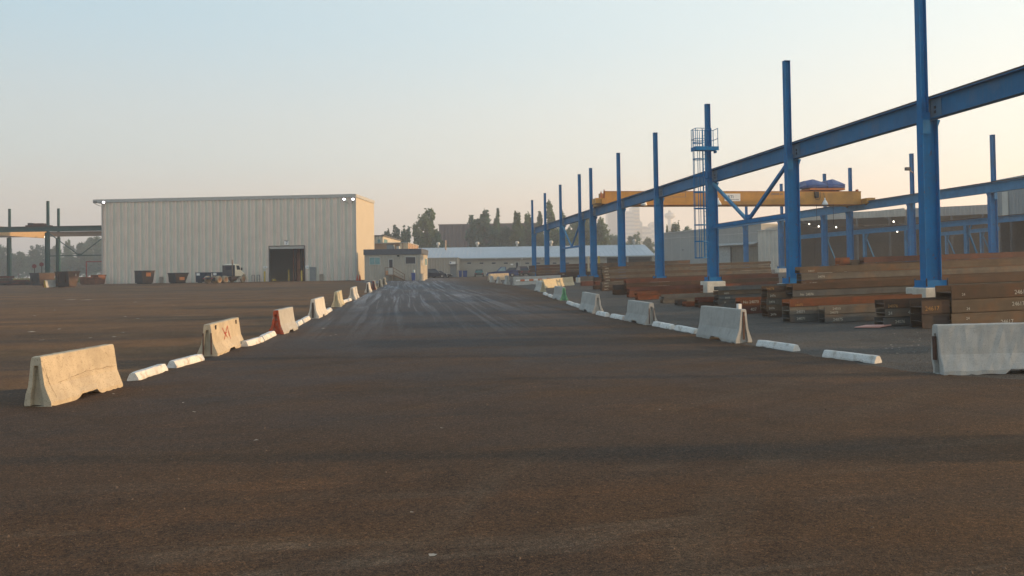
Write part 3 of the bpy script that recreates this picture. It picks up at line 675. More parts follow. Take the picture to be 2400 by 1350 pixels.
# ------------------------------------------------------------------ stacks of steel beams
def steel(n, c, sc_=1.2): return mat('steel_'+n, c, .78, .28, 1.6, streak=None, stain=((c[0]*1.7+.03, c[1]*1.1+.008, c[2]*.7), .55, sc_), bump=.12, bscale=14, xstreak=((c[0]*.5, c[1]*.48, c[2]*.5), .30), rnd=.16)
ST = dict(brown=steel('brown', (.075, .044, .028)), olive=steel('olive', (.108, .078, .052)), grey=steel('grey', (.135, .118, .095)), blue=steel('blue', (.095, .10, .098)),
          rust=steel('rust', (.155, .050, .019), 2.), dark=steel('dark', (.05, .038, .034)), red=steel('red', (.115, .042, .028)))
CN = dict(brown='brown', olive='olive brown', grey='grey', blue='bluish grey', rust='orange rusty', dark='dark', red='reddish')
M_chalk = mat('chalk', (.52, .50, .43), .9, .35, 30); M_chalko = mat('chalk_orange', (.45, .24, .08), .9, .3, 30)
def stack(px, pyb, pyt, cols, L, D, desc, marks=(), ang=0., z=None, tw=.5):
    """front foot corner at pixel px,pyb; cols = colours from the top down"""
    P = G(px, pyb) if z is None else GD(px, z)
    zz = px_of(P)[2]; H = zat(px, pyt, P)-P.z; n = len(cols); h = H/n
    me = MB(); t_ = .028
    me.box(0, L, 0, t_, .011, h-.011); me.box(0, L, D-t_, D, .011, h-.011); me.box(0, L, t_, D-t_, h/2-.012, h/2+.012)
    me = me.mesh('steel_beam', ST[cols[0]]); rs_ = random.Random(int(px*7+pyt))
    for k, c in enumerate(cols):
        o = bpy.data.objects.new('steel_beam', me); COL.objects.link(o)
        o.material_slots[0].link = 'OBJECT'; o.material_slots[0].material = ST[c]
        dx = rs_.uniform(-.10, .12)*tw; dy = rs_.uniform(-.02, .02)
        o.location = (P.x+dx, P.y+dy, P.z+.012+(n-1-k)*h+dx*.02); o.rotation_euler = (0, -.02, R(ang+rs_.uniform(-.25, .25)*tw))
        w_ = ordn(k, n)
        tag(o, f'{CN[c]} steel beam, {w_}{" down in" if w_ not in ("topmost", "lowest") else " of"} the {desc}' if n > 1 else f'{CN[c]} steel beam, {desc}', 'steel beam', 'stacked steel beams in the yard')
        for (kk, u, v, s, tx, cc) in marks:
            if kk == k: text('chalk_mark', tx, s*h, M_chalko if cc else M_chalk, o, (u, -.004, v*h), (R(90), 0, 0), .001)
stack(2232, 768, 671, ['brown', 'olive', 'olive'], 14, .72, 'stack right behind the broken barrier',
      ((0, .35, .25, .28, '24', 0), (0, 2.2, .2, .45, '24617', 0), (0, 5.6, .4, .4, '24017', 1), (1, 2.1, .35, .42, '24617', 0), (1, .5, .2, .28, '24', 0), (1, 6.2, .3, .4, '24017', 1), (2, .5, .5, .28, '24', 0), (2, 1.7, .08, .42, '24617', 0)))
stack(2162, 771, 705, ['brown', 'dark'], .95, .55, 'short pile wedged against the broken barrier', ((0, .1, .25, .45, '24617', 1),))
stack(2072, 766, 704, ['brown', 'grey', 'blue'], 10, .5, 'stack behind the pink sheet', ((0, .12, .1, .5, '24076', 1), (1, .1, .3, .5, '24', 0), (1, .8, .3, .55, '407', 0), (2, .4, .3, .5, '24076', 0)))
stack(1934, 758, 718, ['grey', 'blue'], 5, .42, 'low two-beam stack beside the pink sheet', ((0, .3, .5, .42, '24015', 0), (0, .2, .05, .42, '24075', 0), (1, .3, .2, .5, '24075', 0), (0, 3.2, .1, .4, '48124', 0), (1, 3.1, .3, .5, '48124', 0)))
stack(1849, 757, 703, ['rust', 'grey', 'blue'], 5.2, .55, 'stack with a bright orange top', ((0, .2, .1, .45, '24075', 1), (0, .3, .55, .3, '-', 0), (1, .25, .2, .5, '24071', 0), (2, .25, .3, .5, '24071', 0)))
stack(1857, 0, 666, ['brown', 'blue', 'olive', 'grey', 'olive'], 18, .5, 'long stack behind the orange topped stack', ((2, .1, .3, .55, '24076', 0), (1, .3, .2, .5, 'No  24076', 0)), z=29.)
stack(1877, 0, 626, ['olive', 'grey', 'brown', 'blue', 'olive', 'brown'], 22, .42, 'tallest long stack before a blue column', ((0, .4, .2, .4, '24017', 0), (1, .8, .3, .45, '24076', 0), (2, .1, .3, .5, 'No  24076', 0)), z=34.)
stack(1798, 745, 672, ['brown', 'olive', 'grey', 'olive', 'brown'], .80, .5, 'short offcut pile with chalk numbers', ((0, -.05, .4, .55, '24076', 1), (1, .1, .3, .5, '2476', 0), (2, .1, .3, .5, '2476', 0), (3, .1, .3, .5, '2476', 0), (4, .1, .3, .5, '2476', 0)))
stack(1738, 737, 699, ['rust', 'red'], 1.6, .5, 'dark red pair scrawled with chalk', ((0, .1, .3, .5, 'No 24070', 0), (1, .4, .35, .55, '407', 0)))
stack(1685, 724, 672, ['blue', 'olive', 'blue', 'blue', 'blue'], 6, .5, 'greenish grey five-beam stack', ((1, .3, .2, .5, '24075', 0), (2, .3, .2, .5, '24075', 0), (3, .3, .2, .5, '24', 0)))
stack(1636, 722, 698, ['red', 'brown'], 1.35, .5, 'small reddish pair by the greenish stack')
stack(1607, 720, 708, ['rust'], .6, .45, 'lone short piece lying by the small reddish pair')
stack(1588, 717, 703, ['dark'], .5, .4, 'lone dark stub at the yard edge')
stack(1554, 712, 691, ['blue', 'grey'], 3.0, .45, 'low bluish pair with a dark end')
stack(1493, 704, 684, ['rust', 'rust'], 1.3, .5, 'bright rusty pair lying lowest at the yard edge')
stack(1474, 698, 675, ['red', 'rust', 'rust'], 7.5, .5, 'long rusty pile before the rust stack')
stack(1468, 0, 655, ['red', 'brown', 'red', 'brown'], 11, .5, 'reddish stack behind the ladder column pier', z=51.)
stack(1412, 0, 626, ['olive', 'grey', 'olive', 'grey', 'brown', 'grey', 'olive', 'brown'], 14, .6, 'tall grey stack of the middle yard',
      tuple((k, .15, .25, .6, '24075', 0) for k in range(8)), z=59., tw=.8)
stack(1394, 679, 650, ['dark', 'red', 'brown'], .7, .6, 'dark offcut pile left of the tall grey stack')
stack(1440, 692, 668, ['dark', 'brown'], .9, .5, 'dark pair crouching before the tall grey stack')
stack(1363, 671, 648, ['blue', 'red'], 1.2, .6, 'greenish and rust pair left of the dark offcuts')
stack(1310, 662, 639, ['brown', 'dark', 'brown'], 6., .6, 'far brown stack behind the long beige barrier', ((0, .3, .2, .6, '240', 0), (1, 1.3, .2, .6, '240', 0)))
stack(1258, 656, 621.5, ['brown', 'brown', 'olive', 'brown', 'dark'], 9., .6, 'far long stack under the distant columns')
stack(1242, 655, 622.5, ['dark', 'dark', 'blue', 'dark'], .75, .6, 'far dark stub pile at the yard end')
stack(1402, 0, 617, ['olive', 'brown', 'olive', 'brown', 'olive'], 11, .6, 'distant stack behind the tall grey stack', z=86.)
stack(2024, 0, 603, ['red', 'brown', 'rust', 'brown', 'brown'], 20, .5, 'red brown stack under the far runway', z=52.)
stack(1968, 0, 604, ['rust', 'rust', 'brown', 'brown'], .75, .6, 'far rusty stub pile with dark ends', z=53.)
stack(1996, 0, 609, ['olive', 'dark', 'dark'], .6, .6, 'far olive stub pile beside the rusty one', z=52.5)
# pink sheet, litter
o = MB(); A = [G(*p) for p in ((2003, 770), (2030, 765.5), (2090, 765), (2062, 770))]
o.v = [(p.x, p.y, p.z+.03) for p in A]+[(p.x, p.y, p.z+.05+.01*i) for i, p in enumerate(A)]
o.f = [(0, 3, 2, 1), (4, 5, 6, 7), (0, 1, 5, 4), (1, 2, 6, 5), (2, 3, 7, 6), (3, 0, 4, 7)]; o.mi = [0]*6
tag(o.build('foam_sheet', mat('pink_foam', (.62, .33, .28), .8, .1)), 'flat pink sheet lying on the gravel before the beam stacks', 'sheet')
mb = MB(); rl = random.Random(5)
spots = [(1014, 1307, .034), (602, 1035, .045), (430, 946, .03), (455, 968, .03), (266, 926, .03), (965, 1206, .025), (1036, 1006, .025), (168, 703, .5), (205, 703.5, .6), (316, 709, .2), (75, 779, .15), (1547, 962, .03)]
for k in range(34): spots.append((rl.uniform(60, 800), rl.uniform(690, 800), rl.uniform(.03, .1)))
for k in range(24): spots.append((rl.uniform(2040, 2180), rl.uniform(775, 830), rl.uniform(.02, .05)))
for px, py, s in spots:
    p = G(px, py); a = rl.uniform(0, 3)
    q = [(p.x+s*math.cos(a+t_)*rl.uniform(.5, 1.3), p.y+s*(.6 if s < .3 else .25)*math.sin(a+t_)*rl.uniform(.5, 1.3), p.z+.016+rl.uniform(0, .012)) for t_ in (0, 1.2, 2.4, 3.6, 4.9)]
    mb.add(q+[(p.x, p.y, p.z+.014+min(s*.25, .03))], [(i, (i+1) % 5, 5) for i in range(5)])
tag(mb.build('litter', mat('pale_litter', (.40, .35, .29), .9, .3, 5)), kind='stuff')
# ------------------------------------------------------------------ big corrugated hall, number 7
M_wall = mat('corrugated_cream', (.40, .385, .34), .6, .07, .5, streak=((.33, .30, .25), .35))
M_wallb = mat('corrugated_greenish', (.565, .565, .495), .6, .07, .5, streak=((.34, .38, .33), .35))
M_wall2 = [mat('corrugated_pinkish', (.70, .60, .53), .6, .07, .5, streak=((.46, .38, .33), .35)), M_wallb]  # alternate rib tints: pink paints sunlit rib flanks, green copies colour aliasing
M_side = mat('corrugated_cream_side', (.46, .42, .34), .6, .05, .4, streak=((.38, .33, .26), .25))
M_trim = mat('pale_trim', (.40, .41, .40), .6, .1)
M_roof = mat('dark_roofing', (.10, .10, .10), .8, .2)
M_in = mat('dim_interior', (.09, .055, .045), .9, .3, .5)
M_doorg = mat('grey_door', (.20, .22, .23), .6, .1)
M_glow = mat('lit_lamp', (.9, .9, .9), .4, 0, emit=((1, .95, 1), 3))
M_yp = mat('yellow_paint', (.50, .36, .07), .6, .2, 3)
class Frame:
    """a building's own frame: origin at the front left foot, x along the front, y going back"""
    def __init__(s, P, rz): s.P = P; s.rz = R(rz); s.dx = Vector((math.cos(s.rz), math.sin(s.rz), 0)); s.dy = Vector((-s.dx.y, s.dx.x, 0))
    def u(s, px, y=0): return along(px, s.P+s.dy*y-s.dx*100, s.dx, 0, 300)-100
    def z(s, px, py, y=0): return zat(px, py, s.P+s.dx*s.u(px, y)+s.dy*y)-s.P.z
    def w(s, x, y, z=0): return s.P+s.dx*x+s.dy*y+Vector((0, 0, z))
    def root(s, name, lab, cat, group=None): return thing(name, lab, cat, s.P, s.rz, group)
C = GD(835, 122); dv = Vector((math.cos(R(-12)), math.sin(R(-12)), 0)); W = along(241, C, -dv, 0, 90)
FH = Frame(C-dv*W, -12); H = FH.z(835, 453.5); HD = along(878, C, FH.dy, 0, 60)
hall = FH.root('corrugated_hall', 'large cream corrugated steel hall with a dark open doorway numbered 7', 'building')
hall.location.z = C.z-.05; FH.P.z = C.z-.05
d0, d1 = FH.u(632.5), FH.u(714); dz = FH.z(672, 577)
e0, e1 = FH.u(727), FH.u(741.5)
mb = MB()
for a_, b_, c_ in ((0, d0, 0), (d0, d1, dz), (d1, W, 0)): corr(mb, a_, b_, c_, H-.5, .6, .13, 0., True)
mb.build('front_wall', M_wall2, hall)
mb = MB(); corr(mb, 0, HD, 0, H-.5, .6, .05); o = mb.build('side_wall', M_side, hall); o.location = (W, 0, 0); o.rotation_euler = (0, 0, R(90))
mb = MB(); mb.box(-.02, 0, .15, HD, 0, H-.5); mb.box(0, W, HD-.1, HD, 0, H-.5); mb.build('back_wall', M_wall, hall)
mb = MB(); mb.box(0, W-.02, .03, HD, H-.5, H-.3); mb.build('roof', M_roof, hall)
mb = MB(); mb.box(-1.5, W+.1, -.22, -.121, H-.55, H); mb.box(W+.065, W+.17, -.12, HD, H-.5, H); mb.box(-1.5, 0, -.12, 2.0, H-.5, H-.35); mb.build('fascia', M_trim, hall)
mb = MB(); mb.box(d0, d1, -.06, .2, dz-.42, dz-.02); mb.build('door_header', M_trim, hall)
mb = MB(); mb.box(d0-.12, d0, -.15, .1, 0, dz+.1); mb.box(d1, d1+.12, -.15, .1, 0, dz+.1); mb.box(d0-.12, d1+.12, -.15, -.112, dz, dz+.1); mb.build('door_frame', M_roof, hall)
mb = MB(); mb.box(W-.12, W+.12, -.17, -.115, 0, H-.56); mb.box(-.06, .1, -.19, -.115, 0, H-.56); mb.build('corner_trim', M_trim, hall)
mb = MB(); mb.box(d0+2.2, W-3, 4.6, 4.9, 0, H-1); mb.build('inner_partition', mat('rust_partition', (.42, .18, .11), .9, .45, .8), hall)
for k in range(4): MB().box(d0+2.6+k*1.1, d0+3.0+k*1.1, 3.9, 4.2, 0, H-1.5).build('inner_post', M_in, hall)
dd = MB(); dd.box(e0, e1, -.16, -.114, 0, FH.z(734, 626)); dd = dd.build('person_door', M_doorg, hall)
MB().box(e1-.2, e1-.1, -.2, -.161, .95, 1.05).build('handle', M_black, dd)
mb = MB(); u0 = FH.u(750); mb.box(u0, u0+.62, -.2, -.114, 0, 1.15); mb.build('wall_panel', mat('beige_panel', (.27, .23, .19), .8), hall)
for px in (595, 607):
    u0 = FH.u(px-2); q = MB(); q.box(u0, u0+.06, -.5, -.44, 0, 1.1); q.box(u0+.4, u0+.46, -.5, -.44, 0, 1.1); q.box(u0, u0+.46, -.5, -.44, 1.1, 1.16)
    o = q.build('wall_guard', M_bolt); o.location = FH.P; o.rotation_euler = (0, 0, FH.rz); tag(o, 'dark hoop guard by the hall wall, '+('nearer the parked truck' if px < 600 else 'nearer the doorway'), 'guard rail', 'hoop guards by the hall wall')
u0 = FH.u(376); q = MB(); q.box(u0, u0+.55, -.3, -.118, 0, 1.1); o = q.build('utility_box', mat('beige_panel', None)); o.location = FH.P; o.rotation_euler = (0, 0, FH.rz); tag(o, 'beige utility box on the hall wall between two dumpsters', 'utility box')
def sign_on(F, px0, px1, py0, py1, lab, body, size, y=-.2, mcol=None, name='sign', ink=None, lpos=(.12, .12)):
    u0, u1 = F.u(px0), F.u(px1); z0, z1 = F.z(px0, py1), F.z(px0, py0)
    t = thing(name, lab, 'sign', F.w(u0, y, z0), F.rz)
    p = MB().box(0, u1-u0, 0, .04, 0, z1-z0).build('plate', mcol or M_white, t)
    if body: text('lettering', body, size*(z1-z0), ink or M_ink, t, ((u1-u0)*lpos[0], -.004, (z1-z0)*lpos[1]))
    return t
t = sign_on(FH, 668, 678, 564, 574.5, 'white sign with a 7 above the hall doorway', '7', 1.05, lpos=(.3, .12))
MB().box(0, .68, -.003, .05, .66, .74).build('top_bar', M_black, t)
sign_on(FH, 617.5, 628, 624, 629, 'small white sign left of the hall doorway', '778', .8, lpos=(.18, .2))
sign_on(FH, 717, 725, 622.5, 630, 'small white sign between the hall doorway and the grey door', '778', .5, lpos=(.14, .3))
for px, y, h, lab in ((626.5, -1.1, 1.65, 'yellow bollard at the near post of the hall doorway, by the small white sign'), (661.5, 3., 1.9, 'yellow post standing inside the dark doorway'), (712, -1., 1.7, 'yellow bollard beside the doorway and the grey door')):
    u0 = FH.u(px); o = MB().lathe([(.14, 0), (.14, h), (.09, h+.08), (0, h+.1)], 14).build('bollard', M_yp); o.location = FH.w(u0, y, 0); tag(o, lab, 'bollard', 'yellow bollards at the hall doorway')
u0 = FH.u(637); t = thing('yellow_box', 'low yellow box on the floor just inside the hall doorway', 'box', FH.w(u0, 1., 0), FH.rz)
MB().box(-.3, .3, -.2, .2, .1, .45).build('body', M_yp, t); MB().box(-.28, .28, -.18, .18, 0, .095).build('skid', M_black, t)
for px, on, lab in ((232, 0, 'unlit dark floodlight at the left corner of the hall'), (253, 1, 'lit floodlight at the left corner of the hall'), (813, 1, 'lit floodlight on the hall front near its right corner, left one of the pair'), (833.5, 1, 'lit floodlight at the very right corner of the hall')):
    u0 = FH.u(px); z0 = FH.z(px, 475 if px < 500 else 468)
    t = thing('floodlight', lab, 'floodlight', FH.w(u0, -.9, z0), FH.rz, 'floodlights on the hall')
    Mx = Matrix.Rotation(R(90), 4, 'X') @ Matrix.Scale(.8, 4, (0, 1, 0))
    MB().lathe([(.27, 0), (.28, .05), (.22, -.22), (.1, -.36), (0, -.38)][::-1], 16, Matrix.Translation((0, -.1, 0)) @ Mx).build('housing', M_black, t, True)
    MB().lathe([(.2, .052), (.2, .07), (.13, .11), (0, .125)], 16, Matrix.Translation((0, -.1, 0)) @ Mx).build('lens', M_glow if on else M_doorg, t, True)
    c = (.45 if px in (232, 813) else -.45); MB().bar((0, 0, -.27), (c, .7, -.6), .06, .06).build('bracket', M_black, t)
for px, lab in ((837, 'left one of the two orange cones at the hall corner'), (843.5, 'right one of the two orange cones at the hall corner')):
    p = GD(px, 118); t = thing('traffic_cone', lab, 'traffic cone', p, 0, 'orange cones at the hall corner')
    mo = mat('cone_orange', (.60, .09, .04), .6, .1)
    MB().lathe([(.19, .03), (.04, .95), (.0, .96)], 12).build('cone', mo, t, True); MB().box(-.24, .24, -.24, .24, 0, .03).build('foot', mo, t)

# ------------------------------------------------------------------ site office
FT = Frame(GD(854.5, 114), -8.4); FT.P.z = g(FT.P.x, FT.P.y)-.05
off = FT.root('site_office', 'low beige site office cabin with a dark grey roof band and front steps', 'cabin')
OW = FT.u(987); OD = 9.; oz = FT.z(900, 597); oh = FT.z(900, 584)
mb = MB(); corr(mb, 0, OW, 0, oz, .42, .03); mb.build('front_wall', mat('beige_siding', (.36, .335, .285), .75, .12, .7), off)
mb = MB(); corr(mb, 0, OD, 0, oz, .42, .03); o = mb.build('side_wall', mat('beige_siding', None), off); o.location = (OW, 0, 0); o.rotation_euler = (0, 0, R(90))
mb = MB(); mb.box(0, OW-.01, .03, OD, .05, oz-.01); mb.build('core', mat('beige_siding', None), off)
mb = MB(); mb.box(-.12, OW+.12, -.15, OD+.1, oz+.003, oh); mb.build('roof_band', mat('slate_band', (.085, .095, .115), .7, .1), off)
M_wf = mat('window_frame', (.45, .45, .42), .5, .05); M_teal = mat('curtained_glass', (.16, .30, .31), .25, .25, 2.); M_dg = mat('dark_glass', (.02, .03, .045), .12, .1)
def window(par, F, px0, px1, py0, py1, m, mull=0, y=0.):
    u0, u1 = F.u(px0), F.u(px1); z0, z1 = F.z(px0, py1), F.z(px0, py0)
    f = MB(); k = .09
    f.box(u0, u1, y-.1, y-.031, z0, z0+k); f.box(u0, u1, y-.1, y-.031, z1-k, z1); f.box(u0, u0+k, y-.1, y-.031, z0+k, z1-k); f.box(u1-k, u1, y-.1, y-.031, z0+k, z1-k)
    if mull: c = (u0+u1)/2; f.box(c-.03, c+.03, y-.09, y-.031, z0+k, z1-k)
    f = f.build('window', M_wf, par); MB().box(u0+k, u1-k, y-.06, y-.04, z0+k, z1-k).build('pane', m, f); return f
window(off, FT, 866, 892.5, 602.5, 621.5, M_teal, 1); window(off, FT, 950, 975.5, 601.5, 619.5, M_dg)
u0, u1 = FT.u(911), FT.u(922.5); zd = FT.z(915, 643); z1 = FT.z(915, 606.5)
d = MB().box(u0, u1, -.08, -.031, zd, z1).build('door', M_wf, off); MB().box(u0+.12, u1-.1, -.1, -.081, zd+1.05, z1-.12).build('door_glass', M_dg, d); MB().box(u1-.1, u1-.04, -.12, -.081, zd+.85, zd+.95).build('handle', M_black, d)
u0 = FT.u(932); z0 = FT.z(932, 600); MB().box(u0, u0+.3, -.3, -.031, z0-.1, z0+.12).build('wall_lamp', M_black, off)
for y0, y1, m in ((1., 2.4, M_wf), (5., 7.2, M_teal)):
    f = MB().box(OW+.031, OW+.1, y0, y1, 2.3, 3.5).build('window', M_wf, off); MB().box(OW+.101, OW+.11, y0+.12, y1-.12, 2.42, 3.38).build('pane', m, f)
# roof equipment
def on_roof(px0, px1, y, hh, lab, m, name):
    u0, u1 = FT.u(px0), FT.u(px1); t = thing(name, lab, 'roof unit', FT.w(u0, y, oh+.004), FT.rz)
    MB().box(0, u1-u0, 0, 1.4, .1, hh).build('casing', m, t); MB().box(-.03, u1-u0+.03, -.03, 1.43, hh+.002, hh+.08).build('lid', M_roof, t); MB().box(.1, u1-u0-.1, .1, 1.3, 0, .098).build('curb', M_roof, t); return t
on_roof(901, 917, 2.5, .72, 'grey box unit with a dark lid on the office roof', M_doorg, 'roof_unit')
on_roof(925, 931, 2.2, .5, 'small pale hooded vent on the office roof', M_wf, 'roof_vent')
# steps
u0, u1, u2 = FT.u(906), FT.u(926), FT.u(952); M_wood = mat('weathered_wood', (.20, .14, .10), .85, .3, 4)
st = thing('office_steps', 'wooden landing and steps with handrail before the office door', 'steps', FT.w(u0, -1.4, 0), FT.rz)
a, b = u1-u0, u2-u0
for k in range(6): MB().box(k*a/6+.01, (k+1)*a/6-.01, 0, 1.36, zd-.1, zd-.05).build('board', M_wood, st)
MB().box(0, a, -.04, -.002, zd-.25, zd-.04).build('beam', M_wood, st)
for x in (.05, a-.05): MB().box(x-.05, x+.05, -.1, -.042, 0, zd+1.0).build('post', M_wood, st)
q = MB(); q.bar((0, -.07, zd+1.0), (a, -.07, zd+1.0), .06, .09); q.bar((a, -.07, zd+1.0), (b, -.07, .95), .06, .09); q.build('handrail', M_wood, st)
MB().bar((a, -.07, zd+.5), (b, -.07, .5), .05, .07).build('mid_rail', M_wood, st)
MB().box(b-.1, b, -.1, -.04, 0, .95).build('post', M_wood, st)
for k in range(5):
    x = a+(b-a)*(k+.5)/5; z = zd*(1-(k+1)/6); MB().box(x-.22, x+.2, 0, 1.2, z-.04, z).build('tread', M_wood, st)
MB().bar((a, -.02, zd-.15), (b, -.02, .08), .04, .2).build('stringer', M_wood, st)
MB().box(.1, .45, .1, .14, zd-.04, zd+.55).build('landing_panel', mat('orange_board', (.5, .25, .12), .8), st)
# bins by the office
def bin_(px, z, rad, h, m, lab, group=None, lid=True):
    t = thing('waste_bin', lab, 'bin', GD(px, z), R(-8), group)
    MB().loft([[(-rad*.85, -rad*.85, .05), (rad*.85, -rad*.85, .05), (rad*.85, rad*.85, .05), (-rad*.85, rad*.85, .05)], [(-rad, -rad, h), (rad, -rad, h), (rad, rad, h), (-rad, rad, h)]]).build('body', m, t)
    if lid: MB().box(-rad-.04, rad+.04, -rad-.04, rad+.04, h+.002, h+.07).build('lid', m, t)
    for x in (-rad*.6, rad*.6): MB().lathe([(.1, -.03), (.1, .03)], 10, Matrix.Translation((x, rad*.86, .1)) @ Matrix.Rotation(R(90), 4, 'Y')).build('wheel', M_black, t)
    return t
M_bb = mat('bin_blue', (.025, .065, .23), .5, .15)
bin_(969, 112, .28, 1.12, M_bb, 'tall blue bin against the office front, beside the drum')
t = thing('bottle_crate', 'pale water bottle on top of the blue bin at the office', 'bottle', GD(970.5, 112)+Vector((0, 0, 1.2)))
MB().lathe([(.13, 0), (.14, .05), (.14, .3), (.05, .42), (.05, .46), (0, .46)], 12).build('bottle', mat('pale_plastic', (.45, .55, .55), .4), t)
t = thing('drum', 'pale drum at the right corner of the office', 'drum', GD(989, 111.5)); MB().lathe([(.42, 0), (.42, .36), (.44, .38), (.42, .4), (.42, .7), (.44, .72), (.42, .74), (.42, 1.05), (.0, 1.05)], 18).build('body', mat('drum_grey', (.40, .37, .32), .6, .2), t, False)
# long low building behind
FL = Frame(GD(1000, 158), -8.4); FL.P.z = g(FL.P.x, FL.P.y)-.05
M_lb = mat('beige_render', (.36, .34, .295), .8, .08, .4, streak=((.28, .26, .22), .3)); M_lr = mat('pale_roof_sheet', (.42, .46, .50), .5, .08, .3)
lb = FL.root('low_building', 'long low beige building with a pale sloping metal roof and slot windows', 'building')
x0, x1 = FL.u(900), FL.u(1420); x2 = FL.u(1534); ez = FL.z(1200, 604.5); rz_ = FL.z(1200, 578, 13)
mb = MB(); mb.box(x0, x1, 0, 25, 0, ez); mb.build('wall', M_lb, lb)
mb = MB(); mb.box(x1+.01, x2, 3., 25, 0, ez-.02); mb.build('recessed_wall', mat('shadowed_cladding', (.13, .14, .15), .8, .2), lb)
rf = MB(); rf.prism([(-.5, ez+.003), (13, rz_), (26, ez+.003)], x0-.3, x2+.3, Matrix(((0, 1, 0, 0), (1, 0, 0, 0), (0, 0, 1, 0), (0, 0, 0, 1))))
rf = rf.build('roof', M_lr, lb)
sm = MB(); sl = (rz_-ez)/13.5
n = int((x2-x0)/.95)
for k in range(n):
    x = x0+k*.95; sm.add([(x, -.5, ez+.06), (x+.07, -.5, ez+.06), (x+.07, 13, rz_+.06), (x, 13, rz_+.06), (x, -.5, ez), (x+.07, -.5, ez), (x+.07, 13, rz_), (x, 13, rz_)], [(0, 1, 2, 3), (4, 5, 1, 0), (4, 0, 3, 7), (1, 5, 6, 2)])
tag(sm.build('seam', M_lr, rf), kind='stuff')
mb = MB(); mb.box(x0, x2, -.62, -.51, ez-.15, ez+.1); mb.build('gutter', M_trim, lb)
mb = MB(); zc = FL.z(1200, 609); mb.box(FL.u(1082), x1, -.06, -.002, zc-.06, zc+.04); mb.build('conduit', M_trim, lb)
for px in (1100, 1129, 1157.5, 1186, 1236, 1262, 1300, 1330):
    u0 = FL.u(px-5); z0 = FL.z(px, 618.5); f = MB().box(u0, u0+.9, -.05, -.002, z0-.03, z0+.33).build('window', M_trim, lb); MB().box(u0+.05, u0+.85, -.06, -.051, z0+.02, z0+.28).build('pane', M_dg, f)
u0, u1 = FL.u(1207), FL.u(1217); z0, z1 = FL.z(1210, 628), FL.z(1210, 613.5)
d = MB().box(u0, u1, -.08, -.002, 0, z1).build('door', M_wf, lb); MB().box(u0+.18, u1-.18, -.09, -.081, z0, z1-.15).build('door_glass', M_dg, d)
u0 = FL.u(1197); MB().box(u0, u0+.55, -.05, -.002, FL.z(1200, 621.5), FL.z(1200, 618)).build('notice', M_white, lb)
for px in (1219.5, 1375): u0 = FL.u(px); MB().box(u0, u0+.1, -.12, -.002, 0, ez-.1).build('downpipe', M_wf, lb)
for px in (1163, 1224, 1271):
    u0 = FL.u(px); z0 = FL.z(px, 607); l = MB().lathe([(.0, -.12), (.14, -.1), (.14, .1), (0, .12)], 10); l = l.build('wall_lamp', M_white, lb); l.location = (u0, -.3, z0)
for a, b, yb in ((1424, 1468, 620), (1477, 1530, 619)):
    MB().box(FL.u(a), FL.u(b), 2.9, 2.995, 0.02, ez-.5).build('bay_shade_panel', mat('deep_bay', (.05, .06, .065), .9), lb)  # dark panels paint the shade inside the open bays
for px in (1421, 1472, 1532): u0 = FL.u(px); MB().box(u0-.15, u0+.15, 0, .3, 0, ez-.01).build('post', M_trim, lb)
# projecting wing with the grey door
w0, w1 = FL.u(1000, -7), FL.u(1073, -7); wz = FL.z(1040, 605.5, -7)
mb = MB(); corr(mb, w0, w1, 0, wz, .5, .04, -7); mb.build('wing_wall', M_lb, lb)
mb = MB(); mb.box(w0, w1-.003, -6.98, -.003, 0, wz-.01); mb.build('wing', M_lb, lb)
mb = MB(); mb.box(w0-.1, w1+.15, -7.15, 0, wz+.003, wz+.16); mb.build('wing_roof', M_trim, lb)
u0, u1 = FL.u(1055.5, -7), FL.u(1069.5, -7); z1 = FL.z(1060, 621, -7)
MB().box(u0, u1, -7.12, -7.045, 0, z1).build('door', M_doorg, lb); MB().box(u0-.3, u1+.3, -7.5, -7.045, z1+.02, z1+.1).build('door_canopy', M_roof, lb)
sg = MB().box(FL.u(1054, -7), FL.u(1068, -7), -7.1, -7.045, FL.z(1060, 619, -7), FL.z(1060, 613, -7)).build('sign_board', M_white, lb)
MB().box(FL.u(1055, -7), FL.u(1058, -7), -7.11, -7.101, FL.z(1060, 617, -7), FL.z(1060, 614, -7)).build('emblem', M_ink, sg)
for k, px in enumerate((1028, 1120, 1213, 1293, 1488)):
    y = 12.6; u0 = FL.u(px, y); t = thing('roof_ventilator', f'pale turbine ventilator on the low building ridge, {("nearest the office", "above the bins", "above the parked pickup", "half hidden by the far columns", "rightmost, before the hazy trees")[k]}', 'roof vent', FL.w(u0, y, rz_-.05), FL.rz, 'ventilators on the low roof')
    MB().lathe([(.22, 0), (.22, .55)], 10).build('neck', M_wf, t); MB().lathe([(.2, .55), (.42, .75), (.46, 1.), (.3, 1.25), (0, 1.3)], 12).build('cap', M_wf, t, True)
o = MB().tube((0, 0, 0), (0, 0, 2.9), .16, 8); p_ = FL.w(FL.u(1045.5, 10), 10, rz_*.8); o = o.build('flue_pipe', mat('flue', (.42, .30, .22), .6)); o.location = p_; tag(o, 'thin brown flue pipe rising from the low roof before the dark warehouse', 'pipe')
